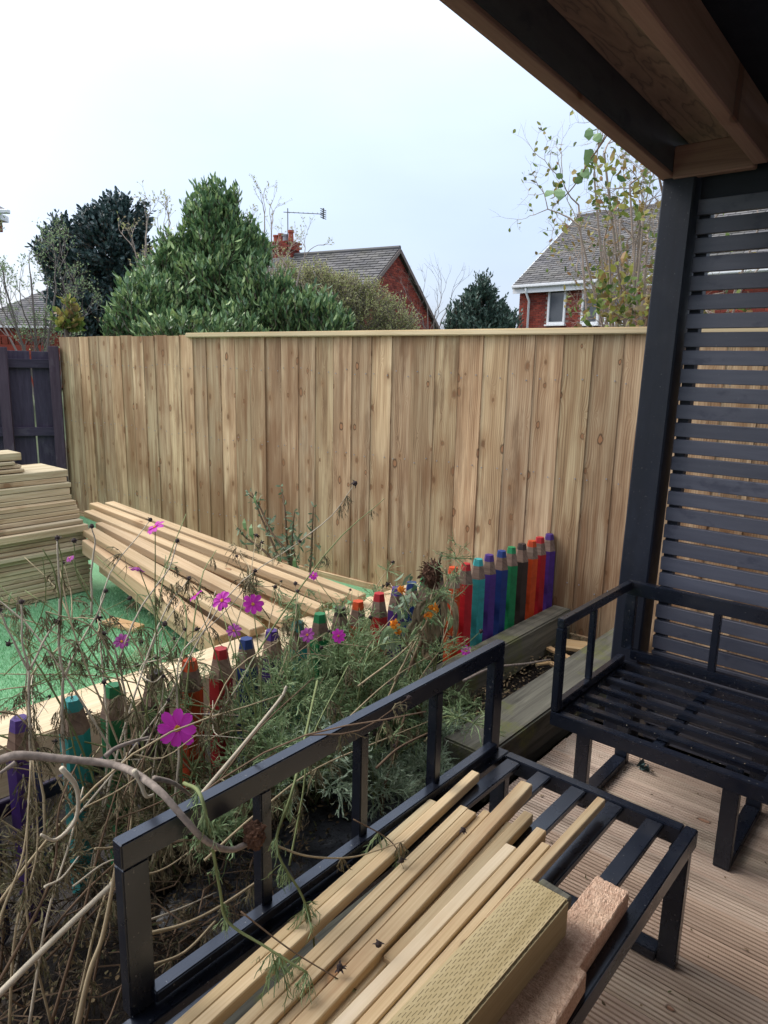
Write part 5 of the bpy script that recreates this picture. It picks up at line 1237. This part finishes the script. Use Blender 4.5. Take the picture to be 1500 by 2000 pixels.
loose('green forked stem arching over the middle of the bench', [(620, 1330, -1.3), (575, 1530, -1.02), (540, 1650, -.97), (590, 1750, -.92), (612, 1830, -.9), (620, 2010, -.85)], .0034, .0018, 'stemgreen', None, 12, 'fern')
loose('thin tan runner curling across the bench slats', [(535, 1650, -1.0), (600, 1672, -.96), (680, 1675, -.93), (740, 1660, -.9), (790, 1642, -.88)], .0024, .0012, 'stemtan', None, 2)
loose('pale stem rising beside the second bench upright', [(565, 1690, -1.03), (590, 1560, -1.06), (610, 1440, -1.1), (680, 1300, -1.2)], .0026, .0014, 'stemgreen', None, 8, 'wither')
loose('pale stem crossing behind the bench rail towards the centre', [(400, 1680, -1.1), (500, 1590, -1.14), (620, 1500, -1.2), (760, 1440, -1.3), (860, 1400, -1.4)], .003, .0016, 'stemtan', None, 8, 'wither')
loose('tan stem bridging the gap behind the near bench panel', [(285, 1825, -1.08), (360, 1805, -1.1), (430, 1770, -1.15), (520, 1710, -1.2)], .0042, .003, 'stemtan', None, 4)
loose('second tan stem low behind the near bench panel', [(285, 1890, -1.06), (360, 1860, -1.1), (420, 1800, -1.15)], .0036, .0026, 'stemtan', None, 3)
loose('thin dark stem with seed head trailing over the battens', [(690, 1600, -1.0), (760, 1640, -.93), (800, 1690, -.88), (860, 1690, -.84)], .0016, .001, 'stembrown', None, 5, 'fern')
loose('fine stem with green tuft draped on the light battens', [(470, 1780, -.95), (560, 1850, -.86), (640, 1900, -.78), (740, 1960, -.7)], .0018, .001, 'stembrown', None, 4, 'fern')
loose('yellow green leaning stem above the central foliage', [(640, 1440), (760, 1330), (850, 1275)], .003, .0015, 'stemtan', -1.4, 4, 'fern')
loose('brown stem slanting behind the third bench upright', [(735, 1500), (780, 1460), (840, 1430)], .0042, .003, 'stembrown', -1.2, 2)
loose('dead woody stick standing in the wet membrane', [(745, 1590), (750, 1540), (770, 1470), (790, 1400)], .007, .004, 'stembrown', -1.38, 3)
loose('brown woody root lying along the bed towards the offcuts', [(905, 1330), (960, 1305), (1030, 1296), (1075, 1288)], .007, .0045, 'stick', -1.56, 0)
LBA = {'stemtan': 'thin tan dry stalk among the tangle at the bottom left', 'stempale': 'thin bleached stalk among the tangle at the bottom left', 'stembrown': 'thin dark brown stalk among the tangle at the bottom left'}
LBB = {'stemtan': 'short broken tan stalk low in the left of the bed', 'stempale': 'short broken bleached stalk low in the left of the bed', 'stembrown': 'short broken dark brown stalk low in the left of the bed'}
for i in range(9):
    x0_ = U(-40, 240); y0_ = U(1500, 1700)
    MA_ = random.choice(('stemtan', 'stempale', 'stembrown')); loose(LBA[MA_], [(x0_ + U(-160, 120), 2010, -1.3), (x0_ + U(-20, 40), y0_ + 150, -1.34), (x0_ + U(10, 60), y0_, -1.38), (x0_ + U(20, 140), y0_ - U(100, 260), -1.45)], U(.0024, .0042), .0014, MA_, None, 3, 'wither')
for i in range(9):
    x0_ = U(80, 430); y0_ = U(1560, 1800); dx_ = U(60, 190)
    MA_ = random.choice(('stemtan', 'stempale', 'stembrown')); loose(LBB[MA_], [(x0_, y0_, -1.3), (x0_ + dx_ * .5, y0_ - U(0, 50), -1.32), (x0_ + dx_, y0_ - U(20, 120), -1.35)], U(.002, .0034), .0015, MA_, None, 2, 'wither')
for px, py, z_ in ((785, 1685, .44), (905, 1625, .44), (740, 1850, .45), (665, 1893, .45)):
    p = onz(px, py, z_); o = seed_head(p, (U(-.3, .3), U(-.3, .3), 1), .008, None, Vector((0, 0, 0))); tag(o, 'small dried seed head fallen on the battens', 'seed head', 'seed heads fallen on the battens')

# buddleia stump shrub against the fence
bp = onfence(575, 1165, -.35); bp.z = 0
bd = empty('buddleia_shrub', bp, 0, 'cut back shrub with brown stems and silvery leaves against the tan fence', 'shrub'); fbm = MB()
for pts_ in ([(575, 1150), (560, 1080), (530, 1040), (505, 985), (485, 965)], [(570, 1150), (545, 1090), (510, 1010), (492, 962)], [(580, 1150), (562, 1070), (557, 1000), (549, 950)], [(585, 1150), (570, 1100), (572, 1040), (575, 1000)], [(600, 1150), (607, 1100), (610, 1040), (612, 990)], [(560, 1140), (520, 1080), (480, 1050), (465, 1030)], [(550, 1140), (500, 1110), (480, 1065)], [(595, 1150), (580, 1110), (570, 1050)]):
    b, c = stem_mesh([onfence(x, y, -.35 + U(-.04, .04)) - bp for x, y in pts_], .011, .004, 4, 6); b.build('stem', M['stembrown'], bd, smooth=True)
    for q in c[4:]:
        for k in range(2): fbm.leaf(q, rdir() + Vector((0, 0, .3)), rdir(), U(.03, .085), U(.010, .02), .2)
for i in range(90): p = bp * 0 + Vector((U(-.28, .22), U(-.1, .08), U(.12, .45))); fbm.leaf(p, rdir(), rdir(), U(.03, .09), U(.012, .028), .2)
fbm.build('leaves', M['silver'], bd, kind='stuff')
for px, py, s_ in ((477, 1012, .10), (495, 1055, .12), (545, 1110, .11), (578, 1115, .10), (500, 985, .07)):
    b = MB(); p = onfence(px, py, -.38) - bp; b.leaf(p, Vector((U(-.3, .3), 0, -1 if px == 477 else 1)), (.3, -1, 0), s_, s_ * .35, .2); b.build('leaf', M['laurel'], bd)

# blades of the artificial lawn in view
rng = np.random.default_rng(5)
nb = 42000
X = rng.uniform(-4.46, -2.78, nb); Yy = rng.uniform(.7, 2.5, nb); a = rng.uniform(0, 6.28, nb); hgt = rng.uniform(.010, .022, nb); ln = rng.uniform(-.012, .012, (nb, 2)); w2 = .0018
V = np.zeros((nb, 3, 3)); V[:, 0] = np.stack([X - np.cos(a) * w2, Yy - np.sin(a) * w2, np.full(nb, -.004)], 1); V[:, 1] = np.stack([X + np.cos(a) * w2, Yy + np.sin(a) * w2, np.full(nb, -.004)], 1); V[:, 2] = np.stack([X + ln[:, 0], Yy + ln[:, 1], hgt], 1)
me = bpy.data.meshes.new('lawn_blades'); me.from_pydata(V.reshape(-1, 3).tolist(), [], np.arange(nb * 3).reshape(-1, 3).tolist()); me.materials.append(M['blade'])
o = bpy.data.objects.new('lawn_blades', me); link(o); tag(o, 'short bright green plastic blades of the artificial lawn', 'grass', kind='stuff')
